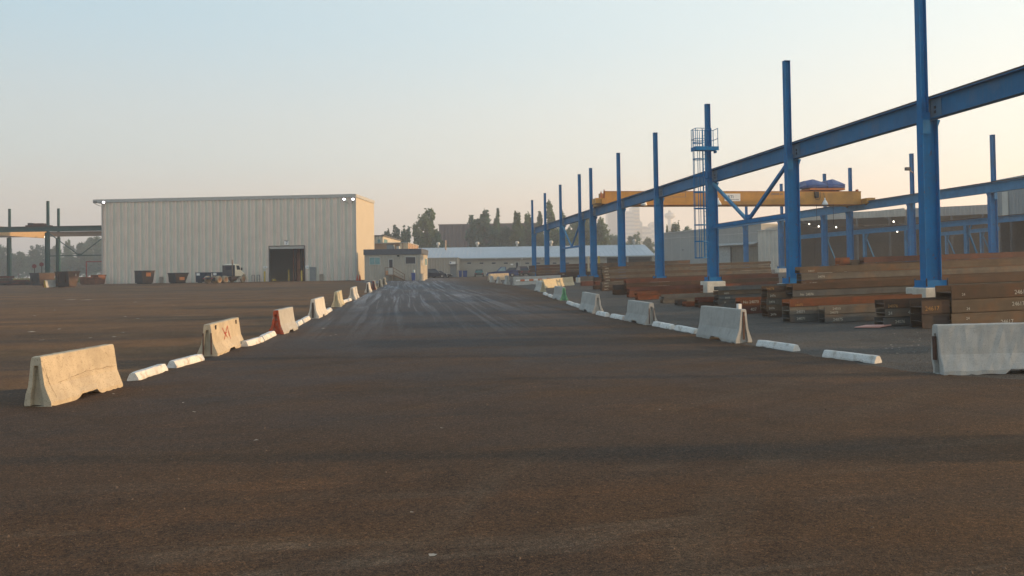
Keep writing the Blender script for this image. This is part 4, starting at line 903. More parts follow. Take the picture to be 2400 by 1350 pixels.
# buildings between office and hall
FB = Frame(GD(878, 150), -8.4); FB.P.z -= .05
t = FB.root('cream_workshop', 'cream workshop with a flat dark roof edge just beyond the hall', 'building'); u1 = FB.u(899); zt = FB.z(890, 554)
q = MB(); corr(q, 0, u1, 0, zt, .7, .05); q.build('front_wall', M_side, t); MB().box(0, u1-.01, .02, 24, 0, zt-.02).build('wall', M_side, t); MB().box(-.2, u1+.2, -.2, 24.2, zt+.003, zt+.25).build('roof', M_roof, t)
MB().box(u1+.003, u1+.05, 1, 5, zt-2.0, zt-.5).build('window', M_teal, t); MB().box(.7, 1.25, -.12, -.06, zt-2.2, zt-.6).build('window', M_teal, t)
FB = Frame(GD(879, 142), -8.4); FB.P.z -= .05
t = FB.root('tan_annex', 'tan boarded annex with cream posts behind the office roof', 'building'); u1 = FB.u(957); zt = FB.z(900, 570.5)
MB().box(0, u1, 0, 16, 0, zt).build('wall', mat('tan_boards', (.34, .22, .14), .8, .12, 1.), t); MB().box(-.1, u1+.1, -.2, 16.1, zt+.003, zt+.14).build('roof', M_trim, t)
for px in (941, 949, 955): u0 = FB.u(px); MB().box(u0-.22, u0+.22, -.12, -.003, 0, zt-.01).build('post', mat('cream_post', (.55, .47, .34), .7), t)
for y in (3, 7, 11, 15): MB().box(u1+.003, u1+.1, y-.2, y+.2, 0, zt-.01).build('post', mat('cream_post', None), t)
# ------------------------------------------------------------------ vehicles and bins
M_tyre = mat('tyre', (.022, .021, .02), .9, .2); M_rim = mat('rim', (.35, .33, .30), .4, .2); M_tyd = mat('dusty_tyre', (.30, .24, .17), .9, .2)
def wheel(par, x, y, r, wd, mt, mr, out):
    t = MB().lathe([(r*.6, -wd/2), (r*.93, -wd/2), (r, -wd*.3), (r, wd*.3), (r*.93, wd/2), (r*.6, wd/2)], 18, Matrix.Translation((x, y, r)) @ Matrix.Rotation(R(90), 4, 'X')).build('wheel', mt, par, True)
    s = math.copysign(1, out); MB().lathe([(r*.6, -.02), (r*.55, .02), (r*.2, .01), (r*.18, .05), (0, .05)], 14, Matrix.Translation((x, y+s*(wd/2+.0), r)) @ Matrix.Rotation(R(-90*s), 4, 'X')).build('rim', mr, t)
P = G(569, 662); rzt = R(64); ca, sa = math.cos(rzt), math.sin(rzt)
P = P-Vector((sa, -ca, 0))*1.0
tr = thing('truck_tractor', 'dusty cream and dark three-axle truck tractor parked before the hall', 'truck', (P.x, P.y, g(P.x, P.y)), rzt)
M_cab = mat('cab_cream', (.74, .68, .55), .5, .1, 2); M_cabd = mat('cab_dark', (.06, .055, .065), .6, .2)
q = MB(); q.box(-6.6, .9, -.5, -.32, .62, .9); q.box(-6.6, .9, .32, .5, .62, .9)
for x in (-6.5, -5, -3.2, -1, .6): q.box(x, x+.15, -.32, .32, .64, .86)
q.build('chassis', M_cabd, tr)
for x in (-4.2, -5.6):
    for s in (-1, 1): wheel(tr, x, s*.98, .55, .52, M_tyd, mat('rust_rim', (.30, .15, .07), .7, .2), s)
for s in (-1, 1): wheel(tr, 0, s*1.02, .54, .32, M_tyd, mat('rust_rim', None), s)
cb = MB(); cb.loft([[(-2.0, -1.15, 1.0), (-.5, -1.15, 1.0), (-.5, 1.15, 1.0), (-2.0, 1.15, 1.0)], [(-2.0, -1.15, 1.95), (-.5, -1.15, 1.95), (-.5, 1.15, 1.95), (-2.0, 1.15, 1.95)], [(-1.95, -1.05, 2.72), (-.85, -1.05, 2.72), (-.85, 1.05, 2.72), (-1.95, 1.05, 2.72)], [(-1.8, -.9, 2.86), (-1.0, -.9, 2.86), (-1.0, .9, 2.86), (-1.8, .9, 2.86)]])
cb = cb.build('cab', M_cab, tr)
q = MB(); q.box(-2.06, -2.012, -1.12, 1.12, 1.0, 2.68); q = q.build('back_wall', M_cabd, cb); MB().box(-2.08, -2.061, -.55, .55, 1.95, 2.5).build('rear_window', M_dg, q)  # dark panel paints the shade on the cab rear over the cream
for s in (-1, 1):
    d = MB(); d.loft([[(-1.75, s*1.158, 1.05), (-.62, s*1.158, 1.05), (-.62, s*1.172, 1.05), (-1.75, s*1.172, 1.05)], [(-1.75, s*1.158, 1.93), (-.62, s*1.158, 1.93), (-.62, s*1.172, 1.93), (-1.75, s*1.172, 1.93)]]); d = d.build('door', M_cab, cb)
    wq = MB(); wq.add([(-1.6, s*1.162, 1.98), (-.72, s*1.162, 1.98), (-.95, s*1.08, 2.62), (-1.6, s*1.08, 2.62)], [(0, 1, 2, 3)]); wq.build('side_window', M_dg, cb)
    MB().box(-.62, -.5, s*1.25-.1, s*1.25+.1, 1.9, 2.3).build('mirror', M_black, cb)
    MB().lathe([(.33, -.6), (.33, .6)], 14, Matrix.Translation((-2.2, s*.88, .62)) @ Matrix.Rotation(R(90), 4, 'Y')).build('fuel_tank', M_rustbar, tr)
    f = MB(); arc = [(.72*math.cos(a), .2+.72*math.sin(a)+.42) for a in [math.pi*i/9 for i in range(10)]]
    f.loft([[(x, s*.75, z), (x, s*1.2, z), (x*.93, s*1.2, z-.05), (x*.93, s*.75, z-.05)] for x, z in arc]); f.build('fender', M_cab, tr)
    MB().lathe([(.11, 0), (.12, .03), (0, .05)], 10, Matrix.Translation((1.02, s*.8, 1.05)) @ Matrix.Rotation(R(90), 4, 'Y')).build('headlight', M_white, tr)
    MB().box(-6.7, -6.6, s*.7-.16, s*.7+.16, .65, .8).build('tail_light', mat('tail_red', (.3, .02, .02), .4), tr)
wq = MB(); wq.add([(-.51, -1.05, 2.0), (-.51, 1.05, 2.0), (-.84, .95, 2.66), (-.84, -.95, 2.66)], [(0, 1, 2, 3)]); wq.build('windscreen', M_dg, cb)
h = MB(); h.loft([[(-.5, -.85, 1.0), (-.5, .85, 1.0), (-.5, .85, 1.75), (-.5, .6, 1.92), (-.5, -.6, 1.92), (-.5, -.85, 1.75)], [(.4, -.72, .95), (.4, .72, .95), (.4, .72, 1.6), (.4, .5, 1.75), (.4, -.5, 1.75), (.4, -.72, 1.6)], [(.95, -.62, .9), (.95, .62, .9), (.95, .62, 1.42), (.95, .45, 1.55), (.95, -.45, 1.55), (.95, -.62, 1.42)]]); h.build('hood', M_cab, tr)
MB().box(.96, 1.0, -.5, .5, .85, 1.4).build('grille', M_cabd, tr); MB().box(1.0, 1.18, -1.15, 1.15, .5, .78).build('bumper', M_cab, tr)
q = MB().tube((-2.25, -.85, 1.), (-2.25, -.85, 3.5), .075, 10); q.build('exhaust_stack', mat('exhaust', (.16, .11, .08), .5, .3), tr)
MB().lathe([(.5, 0), (.5, .06), (0, .08)], 14, Matrix.Translation((-4.9, 0, 1.0))).build('fifth_wheel', M_cabd, tr)
for s in (-1, 1): MB().box(-6.65, -6.6, s*.98-.28, s*.98+.28, .3, .8).build('mud_flap', M_black, tr)
M_db = mat('dumpster_black', (.032, .036, .042), .6, .3, 1.5, stain=((.16, .07, .035), .5, 1.3)); M_dr = mat('dumpster_rusty_lit_end', (.075, .050, .038), .8, .35, 1.5, stain=((.12, .055, .03), .6, 1.6)); M_dbl = mat('dumpster_blue', (.03, .045, .075), .6, .25, 1.5)
M_ol = mat('orange_label', (.62, .20, .05), .6, .25, 6)
def dumpster(px, z, wd, dp, h, rz, lab, m=M_db, me=M_dr, taper=.32, label=True, ink=None, name='dumpster', fl=False, group='steel dumpsters around the hall'):
    P = GD(px, z); t = thing(name, lab, 'dumpster', P, R(rz), group); a, b = wd/2, dp/2; k = taper
    q = MB(); th = .05
    out = [(-a, -b+k*.3, .12), (a, -b+k*.3, .12), (a, b-k, .12), (-a, b-k, .12)]; top = [(-a, -b, h), (a, -b, h), (a, b, h), (-a, b, h)]
    inn = [(x*(1-th/a), y*(1-th/b), zz) for x, y, zz in top]; bot = [(x*.93, y*.93, .2) for x, y, zz in out]
    q.add(out+top+inn+bot, [(3, 2, 1, 0), (0, 1, 5, 4), (2, 3, 7, 6), (4, 5, 9, 8), (5, 6, 10, 9), (6, 7, 11, 10), (7, 4, 8, 11), (8, 9, 13, 12), (9, 10, 14, 13), (10, 11, 15, 14), (11, 8, 12, 15), (12, 13, 14, 15)])
    q.cur = 1; q.add(out+top, [(1, 2, 6, 5), (3, 0, 4, 7)]); q.build('bin_body', [m, me], t)  # end faces lighter and warmer: sunlit tone put into their rusty colour
    r = MB(); r.box(-a-.05, a+.05, -b-.05, -b-.001, h-.12, h+.02); r.box(-a-.05, a+.05, b+.001, b+.05, h-.12, h+.02); r.box(a+.001, a+.05, -b, b, h-.12, h+.02); r.box(-a-.05, -a-.001, -b, b, h-.12, h+.02); r.build('rim', m, t)
    for x in (-a*.6, a*.6): MB().box(x-.1, x+.1, -b*.8, b*.7, 0, .118).build('skid', m, t)
    for x in (-a*.5, a*.5): MB().box(x-.04, x+.04, -b-.02, -b+.04, h*.3, h-.13).build('rib', m, t)
    if label:
        f = MB(); f.box(a+.01, a+.03, -.3*dp*.6, .3*dp*.6, h*.55 if not fl else h*.3, h*.85 if not fl else h*.6); f.build('label', M_ol, t)
    if ink: MB().box(-a*.8, -a*.25, -b-.06, -b-.03, h*.72, h*.95).build('label', M_white, t)
    return t
dumpster(339, 118.5, 2.1, 2.1, 2.05, -42, 'black dumpster with a bright orange label, left of the utility box')
dumpster(418, 119, 2.1, 2.3, 1.62, -45, 'low black dumpster with a small orange label on its slanted end', fl=True, taper=.6)
dumpster(477, 119.5, 1.9, 1.4, 1.62, -14, 'dark blue dumpster with a white label behind the truck tail', m=M_dbl, me=M_dbl, label=False, ink=1)
dumpster(516, 120.5, 1.9, 1.4, 1.62, -14, 'dark blue dumpster with a white label half hidden by the truck cab', m=M_dbl, me=M_dbl, label=False, ink=1)
t = dumpster(100, 119, 2.4, 2.6, 1.95, -35, 'dark dumpster standing behind the small yellow and red barrier', label=False)
t = dumpster(158, 101, 2.5, 1.7, 2.1, -30, 'rusty dark dumpster with a pale letter on its end, beside the yellow and red barrier', m=mat('dumpster_darkrust', (.05, .035, .03), .8, .4, 2, stain=((.2, .08, .03), .5, 2)), label=False, taper=.5)
text('lettering', 'I', .5, M_white, t, (1.262, .2, 1.45), (R(90), 0, R(90)), .004)
A = G(109, 674.5)
bb, LBx = barrier(A, Vector((A.x+.75, A.y+2.4, 0)), .98, 'small barrier with yellow end and red edge beside the rusty dumpster', M_cg, 1, 'barriers by the left dumpsters', 61, Lf=2.6, endA=M_yp, slot=False)  # yellow end puts its sunlit tone into the paint
MB().box(-LBx/2-.012, -LBx/2-.002, .12, .26, .02, .4).build('red_paint', M_redd, bb)
for px, z, w_, d_, h_, lab in ((203, 121, 1.6, 1.2, 1.2, 'rusty low skip nearest the rusty dumpster'), (218, 118, 2.0, 1.4, 1.1, 'rusty low skip in the middle by the hall corner'), (231, 122, 1.5, 1.6, 1.5, 'rusty low skip against the hall corner')):
    dumpster(px, z, w_, d_, h_, -25, lab, m=mat('skip_rust', (.16, .07, .04), .85, .4, 2), me=mat('skip_rust', None), label=False, name='rusty_skip', group='rusty skips by the hall corner')
for px, lab in ((81, 'round red sign on a pole, the left one of two'), (98, 'round red sign on a pole, the right one of two')):
    t = thing('pole_sign', lab, 'sign', GD(px, 131), 0, 'round red signs beyond the dumpsters'); MB().tube((0, 0, 0), (0, 0, 3.6 if px > 90 else 3.3), .06, 6).build('pole', M_black, t)
    MB().lathe([(0, -.03), (.36, -.03), (.36, .03), (0, .03)], 14, Matrix.Translation((0, -.1, 3.5 if px > 90 else 3.2)) @ Matrix.Rotation(R(90), 4, 'X')).build('disc', mat('sign_red', (.16, .03, .03), .6), t)
def car(px, z, rz, L, Wd, H, m, lab, pick=False, name='parked_car', gl_=M_dg):
    P = GD(px, z); t = thing(name, lab, 'pickup' if pick else 'car', P, R(rz), None if pick else 'cars parked before the low building'); a = L/2; b = Wd/2; h1 = H*.56
    lo = [(-a, .32), (-a*.97, h1*.92), (-a*.55, h1), (a*.45, h1), (a*.95, h1*.82), (a, .45), (a*.97, .28), (-a*.97, .26)]
    q = MB(); n = len(lo)
    q.loft([[(x, -b*.92, zz) for x, zz in lo], [(x, -b, zz*.98+.02) for x, zz in lo], [(x, b, zz*.98+.02) for x, zz in lo], [(x, b*.92, zz) for x, zz in lo]]); q.build('body', m, t)
    if pick: c = [(-.25*a, h1), (.38*a, h1), (.12*a, H), (-.2*a, H)]
    else: c = [(-.86*a, h1), (.42*a, h1), (.08*a, H), (-.55*a, H)]
    q = MB(); q.loft([[(x, s*(b*.9 if zz < H else b*.72), zz) for x, zz in c] for s in (-1, 1)]); q = q.build('cabin', m, t)
    gz = MB()
    for s in (-1, 1):
        i = [(x+(0.06 if k in (0, 3) else -.08)*a, zz) for k, (x, zz) in enumerate(c)]; i = [(i[0][0], h1+.04), (i[1][0], h1+.04), (i[2][0], H-.07), (i[3][0], H-.07)]
        gz.add([(x, s*((b*.9 if zz < H-.2 else b*.74)+.01), zz) for x, zz in i], [(0, 1, 2, 3)])
    gz.add([(c[1][0]+.012, -b*.82, h1+.04), (c[1][0]+.012, b*.82, h1+.04), (c[2][0]+.03, b*.66, H-.06), (c[2][0]+.03, -b*.66, H-.06)], [(0, 1, 2, 3)])
    gz.add([(c[0][0]-.012, -b*.82, h1+.04), (c[0][0]-.012, b*.82, h1+.04), (c[3][0]-.03, b*.66, H-.06), (c[3][0]-.03, -b*.66, H-.06)], [(0, 1, 2, 3)])
    gz.build('window', gl_, q)
    if pick:
        bed = MB(); bed.box(-a*.97, -a*.3, -b, -b+.08, h1, h1+.18); bed.box(-a*.97, -a*.3, b-.08, b, h1, h1+.18); bed.box(-a*.99, -a*.95, -b+.081, b-.081, h1, h1+.18); bed.build('bed_side', m, t)
    for x in (-a*.6, a*.62):
        for s in (-1, 1): wheel(t, x, s*(b-.08), .33, .22, M_tyre, M_rim, s)
    for s in (-1, 1):
        MB().box(a*.985, a+.01, s*b*.7-.14, s*b*.7+.14, h1*.68, h1*.84).build('headlight', M_white, t); MB().box(-a-.015, -a*.985, s*b*.75-.12, s*b*.75+.12, h1*.62, h1*.86).build('tail_light', mat('tail_red', None), t)
    MB().box(a*.99, a+.06, -b*.9, b*.9, .3, .48).build('bumper', M_black, t); MB().box(-a-.06, -a*.99, -b*.9, b*.9, .3, .48).build('bumper', M_black, t)
    return t
car(1019, 143, -8, 4.6, 1.85, 1.75, mat('car_navy', (.02, .025, .045), .3, .1), 'dark blue estate car half hidden by the office corner')
car(1033, 150, -8, 4.4, 1.75, 1.35, mat('car_slate', (.03, .035, .05), .3, .1), 'low dark saloon car just right of the dark blue estate')
car(1123, 152, 84, 4.4, 1.8, 1.42, mat('car_green', (.015, .05, .045), .3, .1), 'dark green car seen end-on against the low building', gl_=mat('green_glass', (.05, .14, .13), .2))
car(1178, 128, 172, 5.4, 1.95, 1.75, mat('pickup_blue', (.02, .05, .16), .3, .1), 'blue pickup truck parked behind the sunlit barriers', pick=True, name='pickup_truck', gl_=mat('pale_glass', (.2, .3, .33), .2))
car(1196, 150, 172, 4.6, 1.85, 1.6, mat('car_black', (.02, .02, .022), .3, .1), 'dark car mostly hidden behind the blue pickup cab')
car(1222, 142, 100, 4.8, 1.9, 1.75, mat('car_maroon', (.04, .02, .022), .3, .1), 'dark maroon car seen end-on right of the blue pickup')
bin_(1079, 151, .30, 1.3, M_bb, 'narrow blue bin touching the sunlit wall corner', 'blue bins at the low building')
bin_(1090, 151, .42, 1.25, M_bb, 'wide blue bin just right of the narrow one', 'blue bins at the low building')
# yellow forklift behind the close pair of columns
P = GD(1391, 99); t = thing('yellow_forklift', 'yellow and cream yard machine behind the close pair of blue columns', 'forklift', (P.x, P.y, P.z), R(-8)); 
MB().box(-.75, .75, -.5, .5, .35, 1.3).build('body', M_yp, t)
for x, m in ((-.68, mat('cream_post', None)), (.68, M_yp)): MB().box(x-.12, x+.12, -.55, -.45, .5, 2.9).build('mast', m, t)
MB().box(-.7, .7, -.5, .5, 2.6, 2.68).build('roof_guard', M_black, t)
for x in (-.5, .5): wheel(t, x, -.55, .33, .25, M_tyre, M_rim, -1)
# ------------------------------------------------------------------ sheds on the right
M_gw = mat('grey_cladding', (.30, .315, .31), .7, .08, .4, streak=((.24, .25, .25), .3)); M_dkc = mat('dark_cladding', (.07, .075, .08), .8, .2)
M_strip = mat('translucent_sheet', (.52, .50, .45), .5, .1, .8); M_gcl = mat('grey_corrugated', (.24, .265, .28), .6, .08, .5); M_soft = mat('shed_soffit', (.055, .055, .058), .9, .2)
A = GD(1556, 150); B = GD(1786, 127); rzw = math.degrees(math.atan2(B.y-A.y, B.x-A.x)); FW = Frame(A, rzw); FW.P.z -= .05
t = FW.root('grey_warehouse', 'grey clad warehouse with a sliding door behind the blue columns', 'building'); LW = FW.u(1786); za = FW.z(1556, 548); zb = FW.z(1786, 526)
q = MB(); q.prism([(0, 0), (LW, 0), (LW, zb), (0, za)], 0, 5); q.build('wall', M_gw, t)
q = MB(); q.prism([(-.15, za+.003), (LW+.1, zb+.003), (LW+.1, zb+.2), (-.15, za+.2)], -.15, 5.1); q.build('roof_edge', M_trim, t)
zl = FW.z(1600, 570); q = MB(); q.bar((.05, -.05, FW.z(1560, 559)), (LW, -.05, FW.z(1780, 545)), .09, .12); q.build('wall_band', M_trim, t)
for k in range(9): x = LW*(k+1)/10; MB().box(x-.03, x+.03, -.03, -.002, .1, za*.97).build('panel_joint', M_trim, t)
u0, u1, u2 = FW.u(1685), FW.u(1716), FW.u(1778); zd_ = FW.z(1730, 577)
d = MB().box(u0, u1-.2, -.2, -.031, 0, zd_).build('sliding_door', mat('pale_door', (.33, .36, .36), .7), t)
q = MB(); corr(q, u1, u2, 0, zd_-.1, .5, .05, -.035); q.build('shutter', mat('olive_shutter', (.16, .155, .13), .8, .15), t)
MB().box(u1-.18, u1-.002, -.16, -.031, 0, zd_).build('door_jamb', M_black, t)
q = MB(); q.prism([(-1.2, zd_+.15), (-.03, zd_+.5), (-.03, zd_+.6), (-1.2, zd_+.25)], u0, u2, Matrix(((0, 1, 0, 0), (1, 0, 0, 0), (0, 0, 1, 0), (0, 0, 0, 1)))); q.build('canopy', M_trim, t)
for px, b in ((1731, 'A'), (1759, 'B')):
    u0 = FW.u(px-2); z0 = FW.z(px, 562); s = MB().box(u0, u0+.35, -.06, -.031, z0, z0+.5).build('number_plate', M_gw, t)
u0 = FW.u(1602); z0 = FW.z(1602, 587); MB().box(u0-.12, u0+.12, -.08, -.031, z0, z0+.2).build('vent', M_black, t)
FP = Frame(GD(1778, 123), -30); t = FP.root('corrugated_screen', 'tall pale ribbed sheet screen beside the grey sliding door', 'screen wall'); u1 = FP.u(1833); zt = FP.z(1778, 541.5)
q = MB(); corr(q, 0, u1, 0, zt, .62, .12); q.build('sheet', M_strip, t); MB().box(0, u1, .02, .3, 0, zt-.02).build('backing', M_gw, t); MB().box(-.1, u1+.1, -.2, .3, zt+.003, zt+.15).build('cap', M_trim, t)
def shed(px0, z0, px1, z1, pyt, pyb, depth, lab, posts, name='open_shed', fm=M_gcl, roofslope=0, strip=None, left=True):
    A = GD(px0, z0); B = GD(px1, z1); F_ = Frame(A, math.degrees(math.atan2(B.y-A.y, B.x-A.x))); F_.P.z -= .05
    t = F_.root(name, lab, 'shed'); L = F_.u(px1); zt = F_.z(px0, pyt); zb = F_.z(px0, pyb)
    q = MB(); corr(q, 0, L, zb, zt, .55, .06); q.build('fascia', fm, t)
    q = MB(); q.prism([(.02, zb+.3), (depth, zb+.3), (depth, zt+roofslope), (.02, zt-.02)], 0, L, Matrix(((0, 1, 0, 0), (1, 0, 0, 0), (0, 0, 1, 0), (0, 0, 0, 1)))); q.build('roof', M_soft, t)
    q = MB(); q.box(0, L, depth-.3, depth, 0, zb+.28); q.build('back_wall', M_dkc, t)
    if left: q = MB(); q.box(-.02, .2, .3, depth-.32, 0, zb+.28); q.build('end_wall', M_dkc, t)
    q = MB(); q.box(L-.2, L, .3, depth-.32, 0, zb+.28); q.build('end_wall', M_dkc, t)
    for k in range(posts):
        x = L*(k+.5)/posts; MB().box(x-.15, x+.15, .05, .35, 0, zb+.28).build('post', M_dkc, t)
    for k in range(max(2, int(L/7))): MB().box(L*(k+.5)/max(2, int(L/7))-.1, L*(k+.5)/max(2, int(L/7))+.1, .4, depth-.4, zb-.05, zb+.28).build('rafter', M_soft, t)
    if strip:
        u0, u1 = F_.u(strip[0]), F_.u(strip[1]); MB().box(u0, u1, -.13, -.065, F_.z(strip[0], strip[3]), F_.z(strip[0], strip[2])).build('window', M_strip, t)
    return F_, t, L, zb
S1, s1, s1l, s1b = shed(1834, 144, 2126, 133, 505, 519.5, 34, 'wide open shed with a striped fascia and dark interior', 4, fm=mat('striped_fascia', (.36, .37, .35), .6, .1, .6))
q = MB(); u0, u1 = S1.u(1965, 18), S1.u(2123, 18); za, zb_ = S1.z(1965, 503.5, 18), S1.z(2123, 487.5, 18); q.prism([(u0, za-.5), (u1, za-.5), (u1, zb_), (u0, za)], 18, 33); q.build('roof_monitor', M_gcl, s1)
S2, s2, s2l, s2b = shed(2128, 134, 2345, 127, 488.5, 509.5, 34, 'second open shed with a plain grey fascia behind the nearest blue column', 3)
S3, s3, s3l, s3b = shed(2339, 86, 2560, 72, 422, 518, 34, 'tall grey corrugated hall at the right edge with a light strip window', 3, name='tall_shed', strip=(2355.5, 2369, 450, 508))
M_gl2 = mat('warm_lamp', (.9, .85, .75), .4, 0, emit=((1, .9, .75), 1.6))
for F_, px, py, y in ((S1, 1899, 526, 10), (S1, 1921, 532, 12), (S1, 1962, 534, 12), (S1, 2097, 521, 5), (S1, 2105, 544, 9), (S3, 2357, 563, 10)):
    l = MB().lathe([(0, .3), (.08, .28), (.14, .02), (.14, 0), (0, 0)], 10).build('shed_lamp', M_gl2); l.location = F_.w(F_.u(px, y), y, F_.z(px, py, y)); tag(l, f'small lit lamp hanging inside the dark {"tall hall at the right edge" if F_ is S3 else "open shed"}{", lowest one" if py == 544 else (", at the fascia" if py == 521 else (", third in its row" if px == 1962 else (", first in its row" if px == 1899 else (", second in its row" if px == 1921 else ""))))}', 'lamp', 'lamps inside the sheds')
def runway(px0, py0, z0, px1, py1, z1, dep, cols, lab, cl):
    P = at(px0, py0, z0); Q = at(px1, py1, z1); Q.z = P.z; L = (Q-P).length; rz = math.atan2(Q.y-P.y, Q.x-P.x)
    t = thing('runway_beam', lab, 'steel beam', P-Vector((0, 0, dep/2)), rz, 'light blue beams inside the sheds'); MB().ibeam(L, .3, dep, .02, .04).build('girder', M_bluel, t)
    q = MB(); q.box(0, L, -.04, .04, dep+.002, dep+.1); q.build('rail', M_rail, t)
    for k, px in enumerate(cols):
        d = (Q-P).normalized(); s = along(px, P, d, 0, L); p = P+d*s; gz = g(p.x, p.y); h = p.z-dep/2-gz
        c = thing('shed_column', cl[k], 'steel column', (p.x, p.y, gz), rz, 'light blue columns inside the sheds')
        q = MB(); q.box(-.18, .18, -.16, -.13, .03, h-.003); q.box(-.18, .18, .13, .16, .03, h-.003); q.box(-.012, .012, -.13, .13, .03, h-.003); q.build('shaft', M_bluel, c)
        MB().box(-.3, .3, -.25, .25, 0, .03).build('base_plate', M_bluel, c)
        MB().bar((0, .2, h-.5), (0, 1.9, .02), .14, .14).build('raking_strut', M_bluel, c)
        MB().bar((.18, 0, h-.9), (.75, 0, h-.02), .1, .1).build('knee_brace', M_bluel, c)
runway(1872, 556, 108, 2420, 507, 68.4, .56, (1936, 2026, 2124, 2264), 'light blue runway beam crossing the dark open shed', ['light blue strutted column beside the second near crane column', 'light blue strutted column in the middle of the dark shed', 'light blue strutted column behind a far crane column', 'light blue strutted column just right of the nearest crane column'])
runway(2170, 552, 116, 2440, 532, 88, .5, (2218, 2300), 'second light blue runway beam deeper inside the sheds', ['light blue column deep in the shed by the nearest crane column', 'light blue column deep in the shed by the far crane row'])
# ------------------------------------------------------------------ green runway on the left
def gcol(px, z, pyt, lab):
    p = GD(px, z); h = zat(px, pyt, p)-p.z; hb = zat(px, 545 if z < 140 else 557, p)-p.z
    t = thing('crane_column', lab, 'steel column', p, R(-8.4), 'green columns of the left runway'); q = MB(); k = .34
    q.box(-k, -k+.05, -.2, .2, .03, hb); q.box(k-.05, k, -.2, .2, .03, hb); q.box(-k+.05, k-.05, -.015, .015, .03, hb); q.build('lower_shaft', M_green, t)
    q = MB(); q.box(-.2, -.17, .02, .3, hb+.003, h); q.box(.17, .2, .02, .3, hb+.003, h); q.box(-.17, .17, .14, .17, hb+.003, h); q.build('upper_shaft', M_green, t)
    MB().box(-.5, .5, -.35, .35, 0, .03).build('base_plate', M_green, t)
gcol(111.5, 130, 470.5, 'tall dark green column in front, left of the hall'); gcol(136.5, 147, 488, 'dark green column just right of the tall green one'); gcol(21.5, 147, 489, 'dark green column near the left picture edge'); gcol(262, 130, 470.5, 'dark green column hidden behind the hall')
def gbeam(px0, px1, z, py0, py1, m, lab):
    P = at(px0, py1+1, z); zt = at(px0, py0, z).z; L = (px1-px0)*z/F
    t = thing('runway_beam', lab, 'steel beam', P, R(-8.4), 'beams of the left green runway'); MB().ibeam(L, .4, zt-P.z, .03, .06).build('girder', m, t); q = MB(); q.box(0, L, -.05, .05, zt-P.z+.002, zt-P.z+.12); q.build('rail', M_rail, t)
gbeam(-140, 262, 130, 535.5, 545.5, M_green, 'dark green runway beam in front, running into the hall'); gbeam(-160, 262, 147, 549, 558, mat('tan_steel', (.20, .15, .115), .6, .2), 'brown runway beam behind the dark green one')
p = GD(111.5, 130); zs = zat(111.5, 600, p)-p.z; zt_ = zat(111.5, 546, p)-p.z; Lb = (262-111.5)*130/F
t = thing('v_brace', 'dark green V brace with strut left of the hall', 'brace', p, R(-8.4)); MB().bar((.36, 0, zs), (Lb-.36, 0, zs), .15, .18).build('strut', M_green, t)
MB().bar((.36, 0, zt_-.1), (Lb/2-.3, 0, zs+.2), .13, .13).build('diagonal', M_green, t); MB().bar((Lb-.36, 0, zt_-.1), (Lb/2+.3, 0, zs+.2), .13, .13).build('diagonal', M_green, t); MB().box(Lb/2-.4, Lb/2+.4, -.02, .02, zs+.1, zs+.35).build('gusset', M_green, t)
P = at(-50, 529, 130); Q = at(105, 543, 147); P.z = Q.z = max(P.z, Q.z)
M_tan = mat('tan_crane', (.42, .29, .15), .6, .12)
t = thing('overhead_crane', 'tan overhead crane girder sloping away across the left green runway', 'crane', P-Vector((0, 0, .9)), math.atan2(Q.y-P.y, Q.x-P.x)); L = (Q-P).length
MB().box(0, L, -.3, .3, -.55, 1.).build('bridge_girder', M_tan, t); MB().box(-.3, L+.3, -.36, .36, 1.003, 1.05).build('girder_flange', M_tan, t)
t = thing('crane_trolley', 'dark hoist trolley on the left green runway', 'hoist', at(92, 533.5, 131), R(-8.4)); q = MB(); q.box(-1.9, 1.9, -.8, .8, .1, .4); q.build('frame', M_rustbar, t); MB().box(-1.7, -1., -.5, .5, .4, .8).build('motor', M_black, t); MB().box(-.7, 1.0, -.6, .6, .402, .72).build('drum_cover', M_rustbar, t)
for px, py, zq, lab in ((14, 547, 137, 'leftmost small lit lamp under the tan crane'), (63, 551, 142, 'middle small lit lamp under the tan crane'), (107.5, 554, 144, 'small lit lamp under the tan crane by the tall green column')):
    l = MB().lathe([(0, .55), (.12, .5), (.26, .05), (.2, 0), (0, 0)], 10).build('pendant_lamp', M_gl2); l.location = at(px, py+3, zq); tag(l, lab, 'lamp', 'lamps under the tan crane')
# loose steel far left
for px, z, w_, h_, lab in ((6, 128, 3.2, 1.6, 'dark steel pile at the left picture edge'), (36, 127, 4., .9, 'low dark steel pile left of the dark dumpster'), (64, 126, 3.2, .8, 'low dark steel pile touching the dark dumpster')):
    t = thing('scrap_pile', lab, 'steel pile', GD(px, z), R(-8), 'steel piles on the far left'); rq = random.Random(int(px))
    for k in range(7): x = rq.uniform(-w_/2, 0); zz = h_*(k//2)/4; MB().box(x, x+w_*.55, rq.uniform(-.6, .2), rq.uniform(.3, .9), zz, zz+h_*.23).build('bar', ST['dark'] if k % 3 else ST['red'], t)
t = thing('loading_frame', 'faint red gantry frame beyond the hall corner', 'frame', GD(222, 165), R(-8)); zf = 4.4
for x in (-1.8, 1.8): MB().box(x-.1, x+.1, -.1, .1, 0, zf).build('post', M_redd, t)
MB().box(-1.9, 3.5, -.12, .12, zf+.003, zf+.25).build('lintel', M_redd, t)
